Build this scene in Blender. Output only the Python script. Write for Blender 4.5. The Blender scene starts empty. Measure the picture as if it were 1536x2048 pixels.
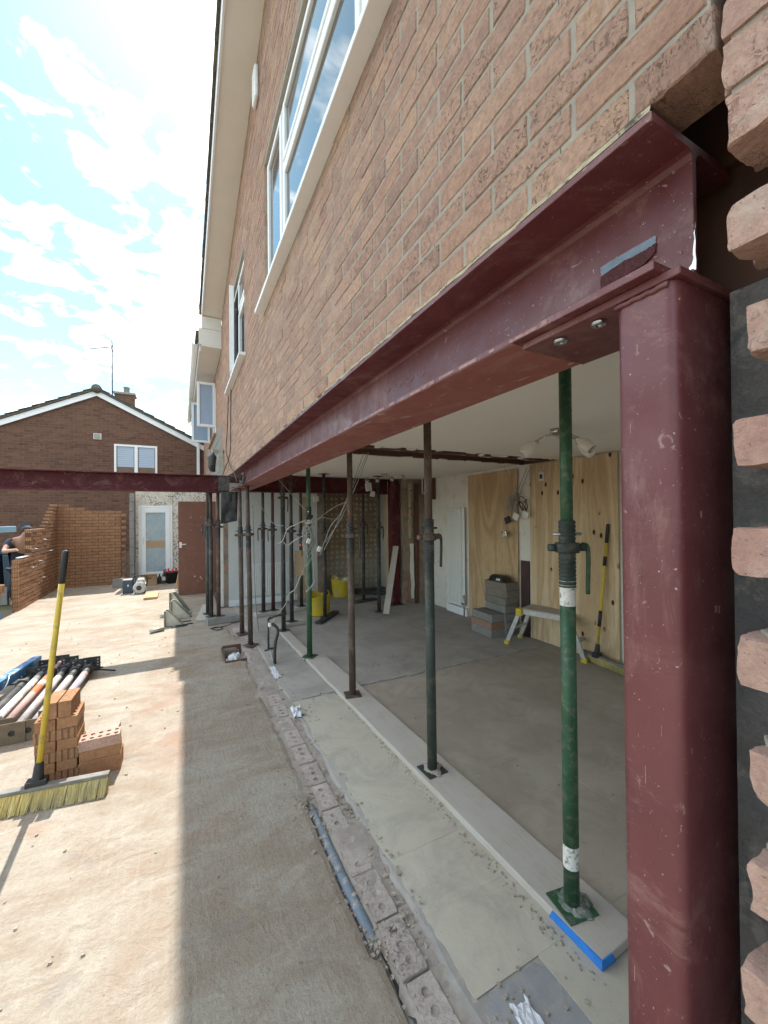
import bpy, math, random
from mathutils import Vector, Matrix, noise as mnoise
random.seed(7)
RAD = math.radians
sc = bpy.context.scene
col = sc.collection

# ------------------------------------------------------------------ camera
CAM_H = 1.63
YAW, PITCH, ROLL, FPX = RAD(26.9), RAD(0.42), RAD(0.55), 800.0
Fw = Vector((math.sin(YAW)*math.cos(PITCH), math.cos(YAW)*math.cos(PITCH), math.sin(PITCH)))
R0 = Vector((math.cos(YAW), -math.sin(YAW), 0)); U0 = R0.cross(Fw)
Rt = R0*math.cos(ROLL)-U0*math.sin(ROLL); Up = U0*math.cos(ROLL)+R0*math.sin(ROLL)
CAM = Vector((0, 0, CAM_H))
cd = bpy.data.cameras.new('camera'); cam = bpy.data.objects.new('camera', cd); col.objects.link(cam)
cd.sensor_fit = 'HORIZONTAL'; cd.sensor_width = 36; cd.lens = FPX/1536*36
cd.clip_start = 0.02; cd.clip_end = 2000
m3 = Matrix((Rt, Up, -Fw)).transposed()
cam.matrix_world = Matrix.Translation(CAM) @ m3.to_4x4()
sc.camera = cam

# ------------------------------------------------------------------ sky and sun
SUNV = Vector((0.057, 0.70, 1.0)).normalized()
w = bpy.data.worlds.new('World'); sc.world = w; w.use_nodes = True
nt = w.node_tree; nt.nodes.clear()
def wn(t, **k):
    n = nt.nodes.new(t)
    for a, b in k.items(): setattr(n, a, b)
    return n
sky = wn('ShaderNodeTexSky', sky_type='NISHITA', sun_disc=False)
sky.sun_elevation = math.asin(SUNV.z); sky.sun_rotation = math.atan2(SUNV.x, SUNV.y)
sky.air_density = 1.0; sky.dust_density = 0.3; sky.ozone_density = 1.0
tc = wn('ShaderNodeTexCoord'); sp = wn('ShaderNodeSeparateXYZ'); nt.links.new(tc.outputs['Generated'], sp.inputs[0])
def wmath(op, a, b=None, c=None):
    n = wn('ShaderNodeMath', operation=op)
    for i, v in enumerate((a, b, c)):
        if v is None: continue
        if isinstance(v, (int, float)): n.inputs[i].default_value = v
        else: nt.links.new(v, n.inputs[i])
    return n.outputs[0]
zc = wmath('ADD', wmath('MAXIMUM', sp.outputs[2], 0.0), 0.16)
cx = wmath('DIVIDE', sp.outputs[0], zc); cy = wmath('DIVIDE', sp.outputs[1], zc)
cv = wn('ShaderNodeCombineXYZ'); nt.links.new(cx, cv.inputs[0]); nt.links.new(cy, cv.inputs[1])
def wnoise(scale, detail, rough, dist=0.0):
    n = wn('ShaderNodeTexNoise'); n.inputs['Scale'].default_value = scale; n.inputs['Detail'].default_value = detail
    n.inputs['Roughness'].default_value = rough; n.inputs['Distortion'].default_value = dist
    nt.links.new(cv.outputs[0], n.inputs['Vector']); return n.outputs[0]
fine = wnoise(9.0, 4, 0.55, 0.4); big = wnoise(0.95, 3, 0.5)
msum = wmath('ADD', wmath('MULTIPLY', fine, 0.62), wmath('MULTIPLY', big, 1.05))
cr = wn('ShaderNodeMapRange'); cr.inputs[1].default_value = 0.78; cr.inputs[2].default_value = 0.95
nt.links.new(msum, cr.inputs[0])
mx = wn('ShaderNodeMix', data_type='RGBA'); nt.links.new(cr.outputs[0], mx.inputs[0])
skyb = wn('ShaderNodeMix', data_type='RGBA', blend_type='MULTIPLY'); skyb.inputs[0].default_value = 1.0
nt.links.new(sky.outputs[0], skyb.inputs[6]); skyb.inputs[7].default_value = (0.90, 1.18, 1.06, 1)
nt.links.new(skyb.outputs[2], mx.inputs[6]); mx.inputs[7].default_value = (12.0, 11.9, 11.7, 1)
bg = wn('ShaderNodeBackground'); bg.inputs[1].default_value = 0.13
nt.links.new(mx.outputs[2], bg.inputs[0])
wo = wn('ShaderNodeOutputWorld'); nt.links.new(bg.outputs[0], wo.inputs[0])
sl = bpy.data.lights.new('sun', 'SUN'); sl.energy = 4.2; sl.angle = RAD(0.5); sl.color = (1, 0.955, 0.88)
sun = bpy.data.objects.new('sun', sl); col.objects.link(sun)
sun.rotation_euler = SUNV.to_track_quat('Z', 'Y').to_euler()
sc.view_settings.view_transform = 'Standard'; sc.view_settings.look = 'None'
sc.view_settings.exposure = 1.16; sc.view_settings.gamma = 1.0; sc.view_settings.use_curve_mapping = False
sc.render.engine = 'CYCLES'
sc.cycles.max_bounces = 10; sc.cycles.diffuse_bounces = 8; sc.cycles.glossy_bounces = 4
sc.cycles.use_adaptive_sampling = True; sc.cycles.adaptive_threshold = 0.02
try:
    sc.cycles.use_denoising = True; sc.cycles.denoiser = 'OPENIMAGEDENOISE'
except Exception: pass

# ------------------------------------------------------------------ photo point -> place (for measuring)
def ray(px, py): return Fw + Rt*((px-768)/FPX) - Up*((py-1024)/FPX)
def G(px, py, z=0.0):
    d = ray(px, py); return CAM + d*((z-CAM_H)/d.z)
def PX(px, py, x):
    d = ray(px, py); return CAM + d*(x/d.x)
def PY(px, py, y):
    d = ray(px, py); return CAM + d*(y/d.y)
def proj(p):
    v = Vector(p)-CAM; q = v.dot(Fw)
    if q < 0.02: return None
    return (768+FPX*v.dot(Rt)/q, 1024-FPX*v.dot(Up)/q, q)
def inframe(p, m=40):
    q = proj(p); return q is not None and -m < q[0] < 1536+m and -m < q[1] < 2048+m

# ------------------------------------------------------------------ object helpers
def tag(o, label=None, cat=None, group=None, kind=None):
    if label: o['label'] = label
    if cat: o['category'] = cat
    if group: o['group'] = group
    if kind: o['kind'] = kind
    return o
ORIG = {}
def empty(name, loc, label, cat, group=None):
    o = bpy.data.objects.new(name, None); o.empty_display_size = 0.1
    o.location = loc; col.objects.link(o); ORIG[o.name] = Vector(loc)
    return tag(o, label, cat, group)
def link(o, parent):
    col.objects.link(o)
    if parent is not None:
        o.parent = parent; ORIG[o.name] = ORIG[parent.name]
    else: ORIG[o.name] = Vector((0, 0, 0))
    return o
class MB:
    def __init__(s): s.v = []; s.f = []; s.r = []; s.s = []; s.cr = 0.0
    def add(s, vs, fs, smooth=False):
        b = len(s.v); s.v += [tuple(v) for v in vs]
        for f in fs: s.f.append([b+i for i in f]); s.r.append(s.cr); s.s.append(smooth)
        return s
    def box(s, lo, hi, rz=0.0, piv=None, M=None):
        x0, y0, z0 = lo; x1, y1, z1 = hi
        vs = [Vector(p) for p in ((x0,y0,z0),(x1,y0,z0),(x1,y1,z0),(x0,y1,z0),(x0,y0,z1),(x1,y0,z1),(x1,y1,z1),(x0,y1,z1))]
        if rz:
            pv = Vector(piv) if piv is not None else Vector(((x0+x1)/2, (y0+y1)/2, 0)); q = Matrix.Rotation(rz, 3, 'Z')
            vs = [q@(v-pv)+pv for v in vs]
        if M is not None: vs = [M@v for v in vs]
        return s.add(vs, [(3,2,1,0),(4,5,6,7),(0,1,5,4),(1,2,6,5),(2,3,7,6),(3,0,4,7)])
    def bar(s, p0, p1, wd, ht, up=(0,0,1)):
        p0, p1 = Vector(p0), Vector(p1); d = (p1-p0).normalized(); u = Vector(up)
        if abs(d.dot(u)) > .98: u = Vector((0,1,0))
        a = d.cross(u).normalized(); b = a.cross(d)
        vs = []
        for p in (p0, p1):
            for (i, j) in ((-1,-1),(1,-1),(1,1),(-1,1)): vs.append(p+a*(i*wd/2)+b*(j*ht/2))
        return s.add(vs, [(3,2,1,0),(4,5,6,7),(0,1,5,4),(1,2,6,5),(2,3,7,6),(3,0,4,7)][::1])
    def tube(s, pts, r, n=10, caps=True, smooth=True):
        pts = [Vector(p) for p in pts]; vs = []; fs = []; m = len(pts)
        rs = r if isinstance(r, (list, tuple)) else [r]*m
        ref = None
        for i, p in enumerate(pts):
            d = (pts[min(i+1, m-1)]-pts[max(i-1, 0)])
            if d.length < 1e-9: d = Vector((0,0,1))
            d.normalize()
            if ref is None: ref = d.orthogonal().normalized()
            a = (ref - d*ref.dot(d))
            if a.length < 1e-6: a = d.orthogonal()
            a.normalize(); ref = a; b = d.cross(a)
            for k in range(n):
                t = 2*math.pi*k/n; vs.append(p+(a*math.cos(t)+b*math.sin(t))*rs[i])
        for i in range(m-1):
            for k in range(n):
                k2 = (k+1) % n; fs.append((i*n+k, i*n+k2, (i+1)*n+k2, (i+1)*n+k))
        s.add(vs, fs, smooth)
        if caps:
            b = len(s.v)-len(vs)
            s.f.append([b+k for k in range(n)][::-1]); s.r.append(s.cr); s.s.append(False)
            s.f.append([b+(m-1)*n+k for k in range(n)]); s.r.append(s.cr); s.s.append(False)
        return s
    def lathe(s, prof, c=(0,0,0), n=24, M=None):
        vs = []; fs = []; c = Vector(c); m = len(prof)
        for (r, z) in prof:
            for k in range(n):
                t = 2*math.pi*k/n; v = Vector((r*math.cos(t), r*math.sin(t), z))
                if M is not None: v = M@v
                vs.append(c+v)
        for i in range(m-1):
            for k in range(n):
                k2 = (k+1) % n; fs.append((i*n+k, i*n+k2, (i+1)*n+k2, (i+1)*n+k))
        return s.add(vs, fs, True)
    def prism(s, poly, d):
        """poly: 3D points of one cap, d: extrusion vector"""
        d = Vector(d); n = len(poly); vs = [Vector(p) for p in poly]+[Vector(p)+d for p in poly]
        fs = [tuple(range(n)), tuple(range(2*n-1, n-1, -1))]
        for i in range(n): j = (i+1) % n; fs.append((j, i, n+i, n+j))
        return s.add(vs, fs)
    def plate_hole(s, c, a, b, half, hr, th, n=24):
        """square plate with a round hole; a,b unit axes in plane"""
        c, a, b = Vector(c), Vector(a).normalized(), Vector(b).normalized(); nn = a.cross(b); vs = []; fs = []
        for side in (0, 1):
            for k in range(n):
                t = 2*math.pi*k/n+math.pi/4; ct, st = math.cos(t), math.sin(t); q = half/max(abs(ct), abs(st))
                vs.append(c+a*(ct*q)+b*(st*q)+nn*(th*side))
            for k in range(n):
                t = 2*math.pi*k/n+math.pi/4; vs.append(c+(a*math.cos(t)+b*math.sin(t))*hr+nn*(th*side))
        for k in range(n):
            j = (k+1) % n; o = 2*n
            fs += [(k, n+k, n+j, j), (o+k, o+j, o+n+j, o+n+k), (k, j, o+j, o+k), (n+k, o+n+k, o+n+j, n+j)]
        return s.add(vs, fs)
    def build(s, name, mat, parent=None, kind=None, bevel=0.0, seg=2, label=None, cat=None, group=None, sub=0, fix=False):
        me = bpy.data.meshes.new(name)
        off = ORIG[parent.name] if parent is not None else Vector((0,0,0))
        me.from_pydata([Vector(v)-off for v in s.v], [], s.f)
        me.polygons.foreach_set('use_smooth', s.s)
        if any(s.r):
            at = me.attributes.new('rnd', 'FLOAT', 'FACE'); at.data.foreach_set('value', s.r)
        if fix:
            import bmesh
            bm = bmesh.new(); bm.from_mesh(me); bmesh.ops.recalc_face_normals(bm, faces=bm.faces); bm.to_mesh(me); bm.free()
        me.update()
        if mat is not None: me.materials.append(mat)
        o = bpy.data.objects.new(name, me); link(o, parent)
        if bevel:
            b = o.modifiers.new('bevel', 'BEVEL'); b.width = bevel; b.segments = seg; b.limit_method = 'ANGLE'; b.angle_limit = RAD(40)
        if sub:
            q = o.modifiers.new('sub', 'SUBSURF'); q.levels = q.render_levels = sub
        return tag(o, label, cat, group, kind)
def smooth_path(pts, k=6):
    pts = [Vector(p) for p in pts]; out = []
    P = [pts[0]*2-pts[1]]+pts+[pts[-1]*2-pts[-2]]
    for i in range(1, len(P)-2):
        for j in range(k):
            t = j/k; a, b, c, d = P[i-1], P[i], P[i+1], P[i+2]
            out.append(0.5*((2*b)+(c-a)*t+(2*a-5*b+4*c-d)*t*t+(-a+3*b-3*c+d)*t**3))
    out.append(pts[-1]); return out
def jit(a): return random.uniform(-a, a)

# ------------------------------------------------------------------ materials
class NM:
    def __init__(s, name):
        s.m = bpy.data.materials.new(name); s.m.use_nodes = True; s.t = s.m.node_tree; s.t.nodes.clear()
        s.out = s.n('ShaderNodeOutputMaterial'); s.b = s.n('ShaderNodeBsdfPrincipled'); s.l(s.b.outputs[0], s.out.inputs[0])
        tcn = s.n('ShaderNodeTexCoord'); oi = s.n('ShaderNodeObjectInfo'); s.oi = oi
        v = s.n('ShaderNodeVectorMath', operation='ADD'); s.l(tcn.outputs['Object'], v.inputs[0])
        mul = s.n('ShaderNodeMath', operation='MULTIPLY'); s.l(oi.outputs['Random'], mul.inputs[0]); mul.inputs[1].default_value = 61.7
        s.l(mul.outputs[0], v.inputs[1]); s.co = v.outputs[0]; s.raw = tcn.outputs['Object']
    def n(s, t, **k):
        x = s.t.nodes.new(t)
        for a, b in k.items(): setattr(x, a, b)
        return x
    def l(s, a, b): s.t.links.new(a, b)
    def val(s, v, inp):
        if isinstance(v, (int, float)): inp.default_value = v
        elif isinstance(v, (tuple, list)): inp.default_value = tuple(v)+((1,) if len(v) == 3 and inp.type == 'RGBA' else ())
        else: s.l(v, inp)
    def mapping(s, scale=(1,1,1), rot=(0,0,0), co=None):
        mp = s.n('ShaderNodeMapping'); s.l(co or s.co, mp.inputs[0]); mp.inputs['Scale'].default_value = scale; mp.inputs['Rotation'].default_value = rot
        return mp.outputs[0]
    def noise(s, scale, detail=4, rough=.55, dist=0, co=None):
        x = s.n('ShaderNodeTexNoise'); s.l(co or s.co, x.inputs['Vector'])
        x.inputs['Scale'].default_value = scale; x.inputs['Detail'].default_value = detail; x.inputs['Roughness'].default_value = rough; x.inputs['Distortion'].default_value = dist
        return x.outputs[0]
    def voro(s, scale, co=None, feature='F1', rnd=1.0):
        x = s.n('ShaderNodeTexVoronoi', feature=feature); s.l(co or s.co, x.inputs['Vector']); x.inputs['Scale'].default_value = scale; x.inputs['Randomness'].default_value = rnd
        return x
    def ramp(s, fac, stops):
        r = s.n('ShaderNodeValToRGB'); s.l(fac, r.inputs[0]); e = r.color_ramp.elements
        while len(e) < len(stops): e.new(.5)
        for el, (p, c) in zip(e, stops): el.position = p; el.color = (c, c, c, 1) if isinstance(c, (int, float)) else tuple(c)+(1,)
        return r.outputs[0]
    def rng(s, fac, a, b, c=0., d=1.):
        r = s.n('ShaderNodeMapRange'); s.l(fac, r.inputs[0])
        for i, v in enumerate((a, b, c, d)): r.inputs[i+1].default_value = v
        return r.outputs[0]
    def mix(s, fac, a, b, mode='MIX'):
        x = s.n('ShaderNodeMix', data_type='RGBA', blend_type=mode); s.val(fac, x.inputs[0]); s.val(a, x.inputs[6]); s.val(b, x.inputs[7]); return x.outputs[2]
    def math(s, op, a, b=None):
        x = s.n('ShaderNodeMath', operation=op); s.val(a, x.inputs[0])
        if b is not None: s.val(b, x.inputs[1])
        return x.outputs[0]
    def bump(s, h, st=.3, dist=.01, prev=None):
        x = s.n('ShaderNodeBump'); s.l(h, x.inputs['Height']); x.inputs['Strength'].default_value = st; x.inputs['Distance'].default_value = dist
        if prev is not None: s.l(prev, x.inputs['Normal'])
        return x.outputs[0]
    def fin(s, c, rough=.8, metal=0, spec=.5, nrm=None, trans=0):
        s.val(c, s.b.inputs['Base Color']); s.val(rough, s.b.inputs['Roughness']); s.val(metal, s.b.inputs['Metallic'])
        s.b.inputs['Specular IOR Level'].default_value = spec
        if trans: s.b.inputs['Transmission Weight'].default_value = trans
        if nrm is not None: s.l(nrm, s.b.inputs['Normal'])
        return s.m
    def sep(s, co):
        x = s.n('ShaderNodeSeparateXYZ'); s.l(co, x.inputs[0]); return x.outputs
def plain(name, c, c2=None, scale=6., rough=.7, metal=0, bump=0.15, bscale=60., spec=.4, bd=.004, dirt=None, dscale=9.):
    k = NM(name); c2 = c2 or tuple(x*.72 for x in c)
    f = k.rng(k.noise(scale, 6, .62), .3, .7); cc = k.mix(f, c, c2)
    if dirt:
        d = k.rng(k.noise(dscale, 7, .7, .4), .52, .62); cc = k.mix(d, cc, dirt)
    rr = k.rng(k.noise(scale*3, 3), .3, .7, max(rough-.12, .05), min(rough+.12, 1))
    nb = k.bump(k.noise(bscale, 5, .6), bump, bd) if bump else None
    return k.fin(cc, rr, metal, spec, nb)
def brick_mat(name, stops, pit=(.11,.065,.05), groove=0., scale=1., pitamt=.62, smear=(.55,.5,.45), smear_lo=.62):
    k = NM(name)
    at = k.n('ShaderNodeAttribute', attribute_name='rnd')
    r = k.math('FRACT', k.math('ADD', at.outputs['Fac'], k.math('MULTIPLY', k.oi.outputs['Random'], 7.31)))
    c = k.ramp(r, stops)
    c = k.mix(k.rng(k.noise(14*scale, 6, .65), .3, .72, 0, .55), c, tuple(min(1, x*1.32) for x in stops[len(stops)//2][1]))
    c = k.mix(k.rng(k.noise(70*scale, 6, .75), .42, .72, 0, .6), c, tuple(x*.55 for x in stops[0][1]))
    crease = k.noise(75*scale, 4, .6, 1.3, k.mapping((1,1.0,1.0), (.5,0,0)))
    cre = k.rng(crease, .37, .44, 1, 0)
    patch = k.rng(k.noise(8*scale, 3, .5), .40, .56)
    perb = k.rng(k.math('FRACT', k.math('MULTIPLY', r, 13.7)), .35, .6, .12, 1)
    pits = k.math('MULTIPLY', k.math('MAXIMUM', k.math('MULTIPLY', k.math('MULTIPLY', cre, patch), perb), k.rng(k.noise(160*scale, 2, .5), .69, .74)), pitamt)
    c = k.mix(pits, c, pit)
    sm = k.rng(k.noise(7*scale, 6, .7, .6), smear_lo, smear_lo+.16, 0, .55); c = k.mix(sm, c, smear)
    h = k.math('SUBTRACT', k.math('ADD', k.math('MULTIPLY', k.noise(48*scale, 7, .75), 1.0), k.math('MULTIPLY', k.noise(230*scale, 4, .7), .4)), k.math('MULTIPLY', pits, .8))
    if groove:
        x = k.sep(k.raw); g = k.math('SINE', k.math('MULTIPLY', k.math('ADD', x[0], x[1]), 2*math.pi/groove))
        gg = k.rng(g, .55, .95); c = k.mix(k.math('MULTIPLY', gg, .55), c, tuple(x*.4 for x in stops[0][1])); h = k.math('SUBTRACT', h, k.math('MULTIPLY', gg, 1.2))
    return k.fin(c, .92, 0, .25, k.bump(h, 1.0, .008))
MT = {}
MT['brick'] = brick_mat('rustic_brick', [(0, (.28,.178,.15)), (.25, (.36,.226,.175)), (.55, (.41,.262,.20)), (.8, (.46,.297,.208)), (.9, (.37,.215,.16)), (1, (.32,.212,.188))])
MT['brick_near'] = brick_mat('toothed_brick', [(0, (.45,.28,.23)), (.5, (.50,.33,.265)), (1, (.42,.235,.195))], pit=(.26,.125,.10), pitamt=.6, smear_lo=.56, smear=(.53,.46,.41))
MT['brick_new'] = brick_mat('new_orange_brick', [(0, (.33,.175,.10)), (.5, (.42,.235,.13)), (1, (.28,.15,.09))], groove=.03, pitamt=.4)
MT['brick_loose'] = brick_mat('loose_orange_brick', [(0, (.34,.175,.09)), (.5, (.40,.215,.115)), (1, (.30,.145,.08))], pitamt=.6, smear_lo=.58, smear=(.42,.33,.25))
MT['brick_far'] = brick_mat('brown_brick', [(0, (.085,.044,.033)), (.35, (.145,.077,.054)), (.7, (.18,.098,.068)), (1, (.115,.058,.043))], pitamt=.3, smear_lo=.8)
MT['brick_dusty'] = brick_mat('dusty_footing_brick', [(0, (.37,.32,.28)), (.5, (.43,.37,.33)), (1, (.39,.32,.28))], pit=(.2,.17,.15), pitamt=.5, smear_lo=.5)
MT['mortar'] = plain('grey_mortar', (.36,.325,.275), (.28,.25,.21), 22, .95, 0, .7, 170, .2)
MT['mortar_far'] = plain('brown_mortar', (.20,.145,.115), (.155,.11,.085), 9, .95, 0, .3, 80, .2)
MT['mortar_dark'] = plain('dark_mortar', (.13,.075,.05), (.10,.055,.04), 9, .95, 0, .3, 80, .2)
MT['packing'] = plain('sandy_packing_mortar', (.52,.46,.31), (.34,.29,.2), 30, .95, 0, .9, 120, .2, .008, dirt=(.1,.09,.08), dscale=24)
def redox(name, a, b, streak, rough=.42, spec=.45):
    k = NM(name); c = k.mix(k.rng(k.noise(3.2, 7, .65, .5), .32, .7), a, b)
    c = k.mix(k.rng(k.noise(9, 8, .72, 1.2, k.mapping((1,.25,1))), .55, .75, 0, .5), c, streak)
    sc_ = k.rng(k.noise(60, 4, .6, 2.5, k.mapping((1,.35,.35))), .66, .72, 0, .6); c = k.mix(sc_, c, (.36,.25,.23))
    c = k.mix(k.rng(k.noise(2.1, 9, .8, 1.5), .52, .70, 0, .7), c, (.27,.155,.14)); c = k.mix(k.rng(k.noise(4.3, 8, .8, 2.2, k.mapping((1,1,.5))), .63, .68, 0, .55), c, (.36,.28,.25)); c = k.mix(k.rng(k.noise(5, 6, .7, .8, k.mapping((1,1,.3))), .60, .70, 0, .6), c, tuple(x*.55 for x in a)); c = k.mix(k.rng(k.noise(170, 2, .5), .71, .75, 0, .7), c, (.45,.38,.34))
    rr = k.rng(k.noise(12, 5), .3, .7, rough-.1, rough+.2)
    return k.fin(c, rr, 0, spec, k.bump(k.noise(140, 3), .15, .002))
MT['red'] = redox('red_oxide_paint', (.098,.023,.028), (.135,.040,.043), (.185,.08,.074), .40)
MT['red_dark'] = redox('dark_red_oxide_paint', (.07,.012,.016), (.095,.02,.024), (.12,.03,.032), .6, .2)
MT['worn_edge'] = plain('worn_painted_edge', (.36,.24,.23), (.22,.09,.09), 60, .8, 0, .5, 150)
MT['bright_steel'] = plain('bare_steel', (.55,.57,.6), (.4,.42,.45), 30, .35, 1, .1)
MT['zinc'] = plain('galvanised_steel', (.46,.46,.40), (.36,.35,.29), 14, .5, .55, .1, 80)
MT['green'] = plain('green_prop_paint', (.032,.10,.048), (.02,.066,.034), 9, .5, 0, .2, 90, .45, dirt=(.10,.125,.085), dscale=30)
MT['darkgreen'] = plain('dull_green_prop_paint', (.045,.06,.05), (.03,.04,.036), 7, .6, 0, .15, 90, .4, dirt=(.10,.085,.07))
MT['rust'] = plain('brown_rusty_prop', (.105,.07,.055), (.07,.05,.042), 7, .72, 0, .2, 90, .3, dirt=(.15,.11,.085))
MT['darksteel'] = plain('dark_prop_steel', (.045,.048,.05), (.03,.03,.032), 8, .6, 0, .15, 90, .4, dirt=(.10,.085,.075))
MT['maroon'] = plain('maroon_prop_paint', (.085,.035,.033), (.05,.03,.03), 8, .6, 0, .15)
MT['dustytube'] = plain('dusty_grey_tube', (.40,.37,.35), (.30,.27,.26), 8, .75, 0, .15, 90, dirt=(.48,.45,.42))
MT['greentube'] = plain('pale_grey_green_tube', (.36,.41,.38), (.25,.29,.27), 7, .7, 0, .15, dirt=(.62,.62,.58))
MT['pinktube'] = plain('pinkish_tube', (.46,.29,.26), (.36,.24,.22), 7, .75, 0, .15)
MT['lilactube'] = plain('lilac_grey_tube', (.38,.36,.42), (.3,.28,.33), 8, .7, 0, .15, dirt=(.42,.25,.25))
MT['orange'] = plain('orange_spray_paint', (.72,.16,.05), (.6,.13,.05), 20, .7, 0, .1)
MT['whitepaint'] = plain('chipped_white_paint', (.72,.71,.67), (.62,.6,.56), 30, .7, 0, .2, dirt=(.2,.22,.2), dscale=40)
MT['upvc'] = plain('white_upvc', (.80,.81,.82), (.76,.77,.78), 4, .35, 0, .02)
MT['cream'] = plain('cream_painted_soffit', (.78,.755,.715), (.72,.70,.66), 3, .7, 0, .08)
MT['glass'] = NM('window_glass').fin((.03,.035,.04), .03, 0, 1.0)
MT['pane_room'] = plain('pane_with_blind', (.34,.42,.55), (.28,.36,.48), 2, .15, 0, 0)
MT['black'] = plain('black_rubber', (.018,.018,.02), (.03,.03,.032), 10, .55, 0, .15)
MT['polythene'] = plain('black_polythene', (.012,.013,.016), (.05,.048,.045), 6, .35, 0, .5, 18, .5, .02)
MT['yellow'] = plain('yellow_plastic', (.62,.46,.03), (.52,.38,.03), 8, .45, 0, .08, dirt=(.45,.38,.14))
MT['broomyellow'] = plain('yellow_broom_handle', (.60,.44,.06), (.50,.36,.05), 12, .4, 0, .05, dirt=(.38,.29,.08), dscale=14)
MT['blue'] = plain('blue_machine_paint', (.055,.22,.50), (.04,.16,.38), 8, .4, 0, .1, dirt=(.35,.4,.42), dscale=12)
MT['bluepaint'] = plain('bright_blue_paint', (.03,.22,.68), (.025,.17,.55), 20, .6, 0, .3)
MT['bluepipe'] = plain('dusty_blue_plastic', (.13,.17,.215), (.17,.195,.22), 9, .7, 0, .3, 70, .3, dirt=(.33,.30,.27), dscale=26)
MT['wood'] = None
MT['cable_grey'] = plain('grey_cable_sheath', (.36,.35,.33), (.3,.29,.28), 20, .6, 0, 0)
MT['cable_white'] = plain('white_cable_sheath', (.6,.57,.5), (.5,.48,.42), 20, .6, 0, 0)
MT['white_plastic'] = plain('white_socket_plastic', (.72,.71,.68), (.64,.62,.58), 12, .4, 0, .03)
MT['cement'] = plain('grey_cement_block', (.27,.265,.25), (.20,.195,.185), 12, .95, 0, .6, 120, .2)
MT['block_brown'] = plain('brown_grey_block', (.23,.20,.17), (.17,.15,.13), 12, .95, 0, .6, 120, .2)
MT['block_orange'] = plain('reddish_block', (.32,.20,.145), (.25,.16,.12), 12, .95, 0, .6, 120, .2)
MT['plaster'] = plain('white_plaster_wall', (.74,.72,.67), (.67,.65,.60), 2.2, .9, 0, .12, 40, .2, dirt=(.62,.58,.51), dscale=5)
MT['plaster_grey'] = plain('grey_white_wall_paint', (.62,.63,.63), (.56,.57,.57), 2, .85, 0, .08, 40, .2)
MT['ceiling'] = plain('textured_white_ceiling', (.83,.80,.735), (.79,.76,.70), 2, .9, 0, .35, 260, .2)
MT['torn'] = plain('torn_brick_and_plaster', (.20,.15,.12), (.34,.29,.24), 7, .95, 0, .8, 26, .2, .02, dirt=(.42,.22,.15), dscale=6)
MT['timber_dark'] = plain('dark_red_brown_timber', (.14,.065,.045), (.09,.045,.034), 9, .8, 0, .3, 50)
MT['tile_roof'] = plain('weathered_roof_tile', (.12,.105,.085), (.085,.075,.065), 14, .95, 0, .5, 90, .2, dirt=(.17,.16,.10))
MT['lead'] = plain('grey_mortar_verge', (.3,.3,.29), None, 12, .9)
MT['radiator'] = plain('white_radiator_enamel', (.72,.72,.70), (.68,.68,.66), 3, .35, 0, .02)
MT['browndoor'] = plain('brown_door_paint', (.155,.066,.044), (.135,.058,.04), 4, .5, 0, .06, 60, .4, dirt=(.175,.08,.055), dscale=8)
MT['card'] = plain('cardboard', (.46,.31,.18), (.40,.27,.155), 7, .9, 0, .1)
MT['navy'] = plain('dark_blue_plastic', (.03,.055,.085), (.045,.07,.1), 8, .5, 0, .1)
MT['palegrey'] = plain('pale_grey_magnesium', (.55,.54,.50), (.42,.41,.38), 20, .5, 0, .1, dirt=(.25,.24,.22), dscale=16)
MT['redplastic'] = plain('red_plastic', (.55,.02,.035), (.48,.018,.03), 8, .4, 0, .03)
MT['polywhite'] = plain('white_polythene_rag', (.66,.67,.70), (.55,.56,.6), 14, .4, 0, .5, 30, .5, .02)
MT['alu'] = plain('scuffed_aluminium', (.55,.56,.57), (.45,.46,.47), 16, .42, .7, .1, dirt=(.6,.58,.53), dscale=20)
MT['brass'] = plain('chrome_fitting', (.6,.56,.48), (.5,.46,.4), 10, .25, 1, 0)
MT['shade'] = plain('frosted_glass_shade', (.74,.71,.66), (.7,.67,.62), 10, .35, 0, 0)
MT['fluff'] = plain('white_fibre_insulation', (.6,.6,.6), (.45,.45,.46), 30, .95, 0, .9, 90)
MT['innerleaf'] = plain('dark_rough_mortar', (.135,.13,.128), (.085,.083,.085), 9, .95, 0, 1.0, 28, .2, .02, dirt=(.19,.18,.17), dscale=14)
MT['blindblue'] = plain('bluish_blind', (.42,.50,.62), (.38,.46,.58), 3, .4, 0, 0)
MT['skin'] = plain('skin', (.42,.25,.18), (.38,.22,.16), 12, .6, 0, .05)
MT['tshirt'] = plain('dark_blue_tshirt', (.025,.03,.045), (.035,.04,.055), 10, .9, 0, .2)
MT['jeans'] = plain('dark_work_trousers', (.03,.032,.038), None, 10, .9, 0, .2)
MT['hair'] = plain('dark_hair', (.03,.025,.022), None, 40, .8, 0, .4)
MT['underside'] = None
MT['paleblue'] = plain('scuffed_pale_blue_paint', (.30,.47,.60), (.22,.38,.52), 14, .6, 0, .1)
MT['plate_rust'] = plain('rusty_prop_plate', (.17,.125,.085), (.11,.085,.06), 18, .75, .1, .2)
MT['chalk'] = plain('chalk_mark', (.36,.25,.26), None, 40, .9, 0, 0)
MT['bluegrey'] = plain('blue_grey_label_remnant', (.20,.26,.33), (.13,.15,.19), 40, .7, 0, .4, 120)
MT['gluered'] = plain('rough_dark_red_glue', (.12,.03,.032), (.05,.014,.016), 110, .6, 0, 1.0, 90, .4, .012)

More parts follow.
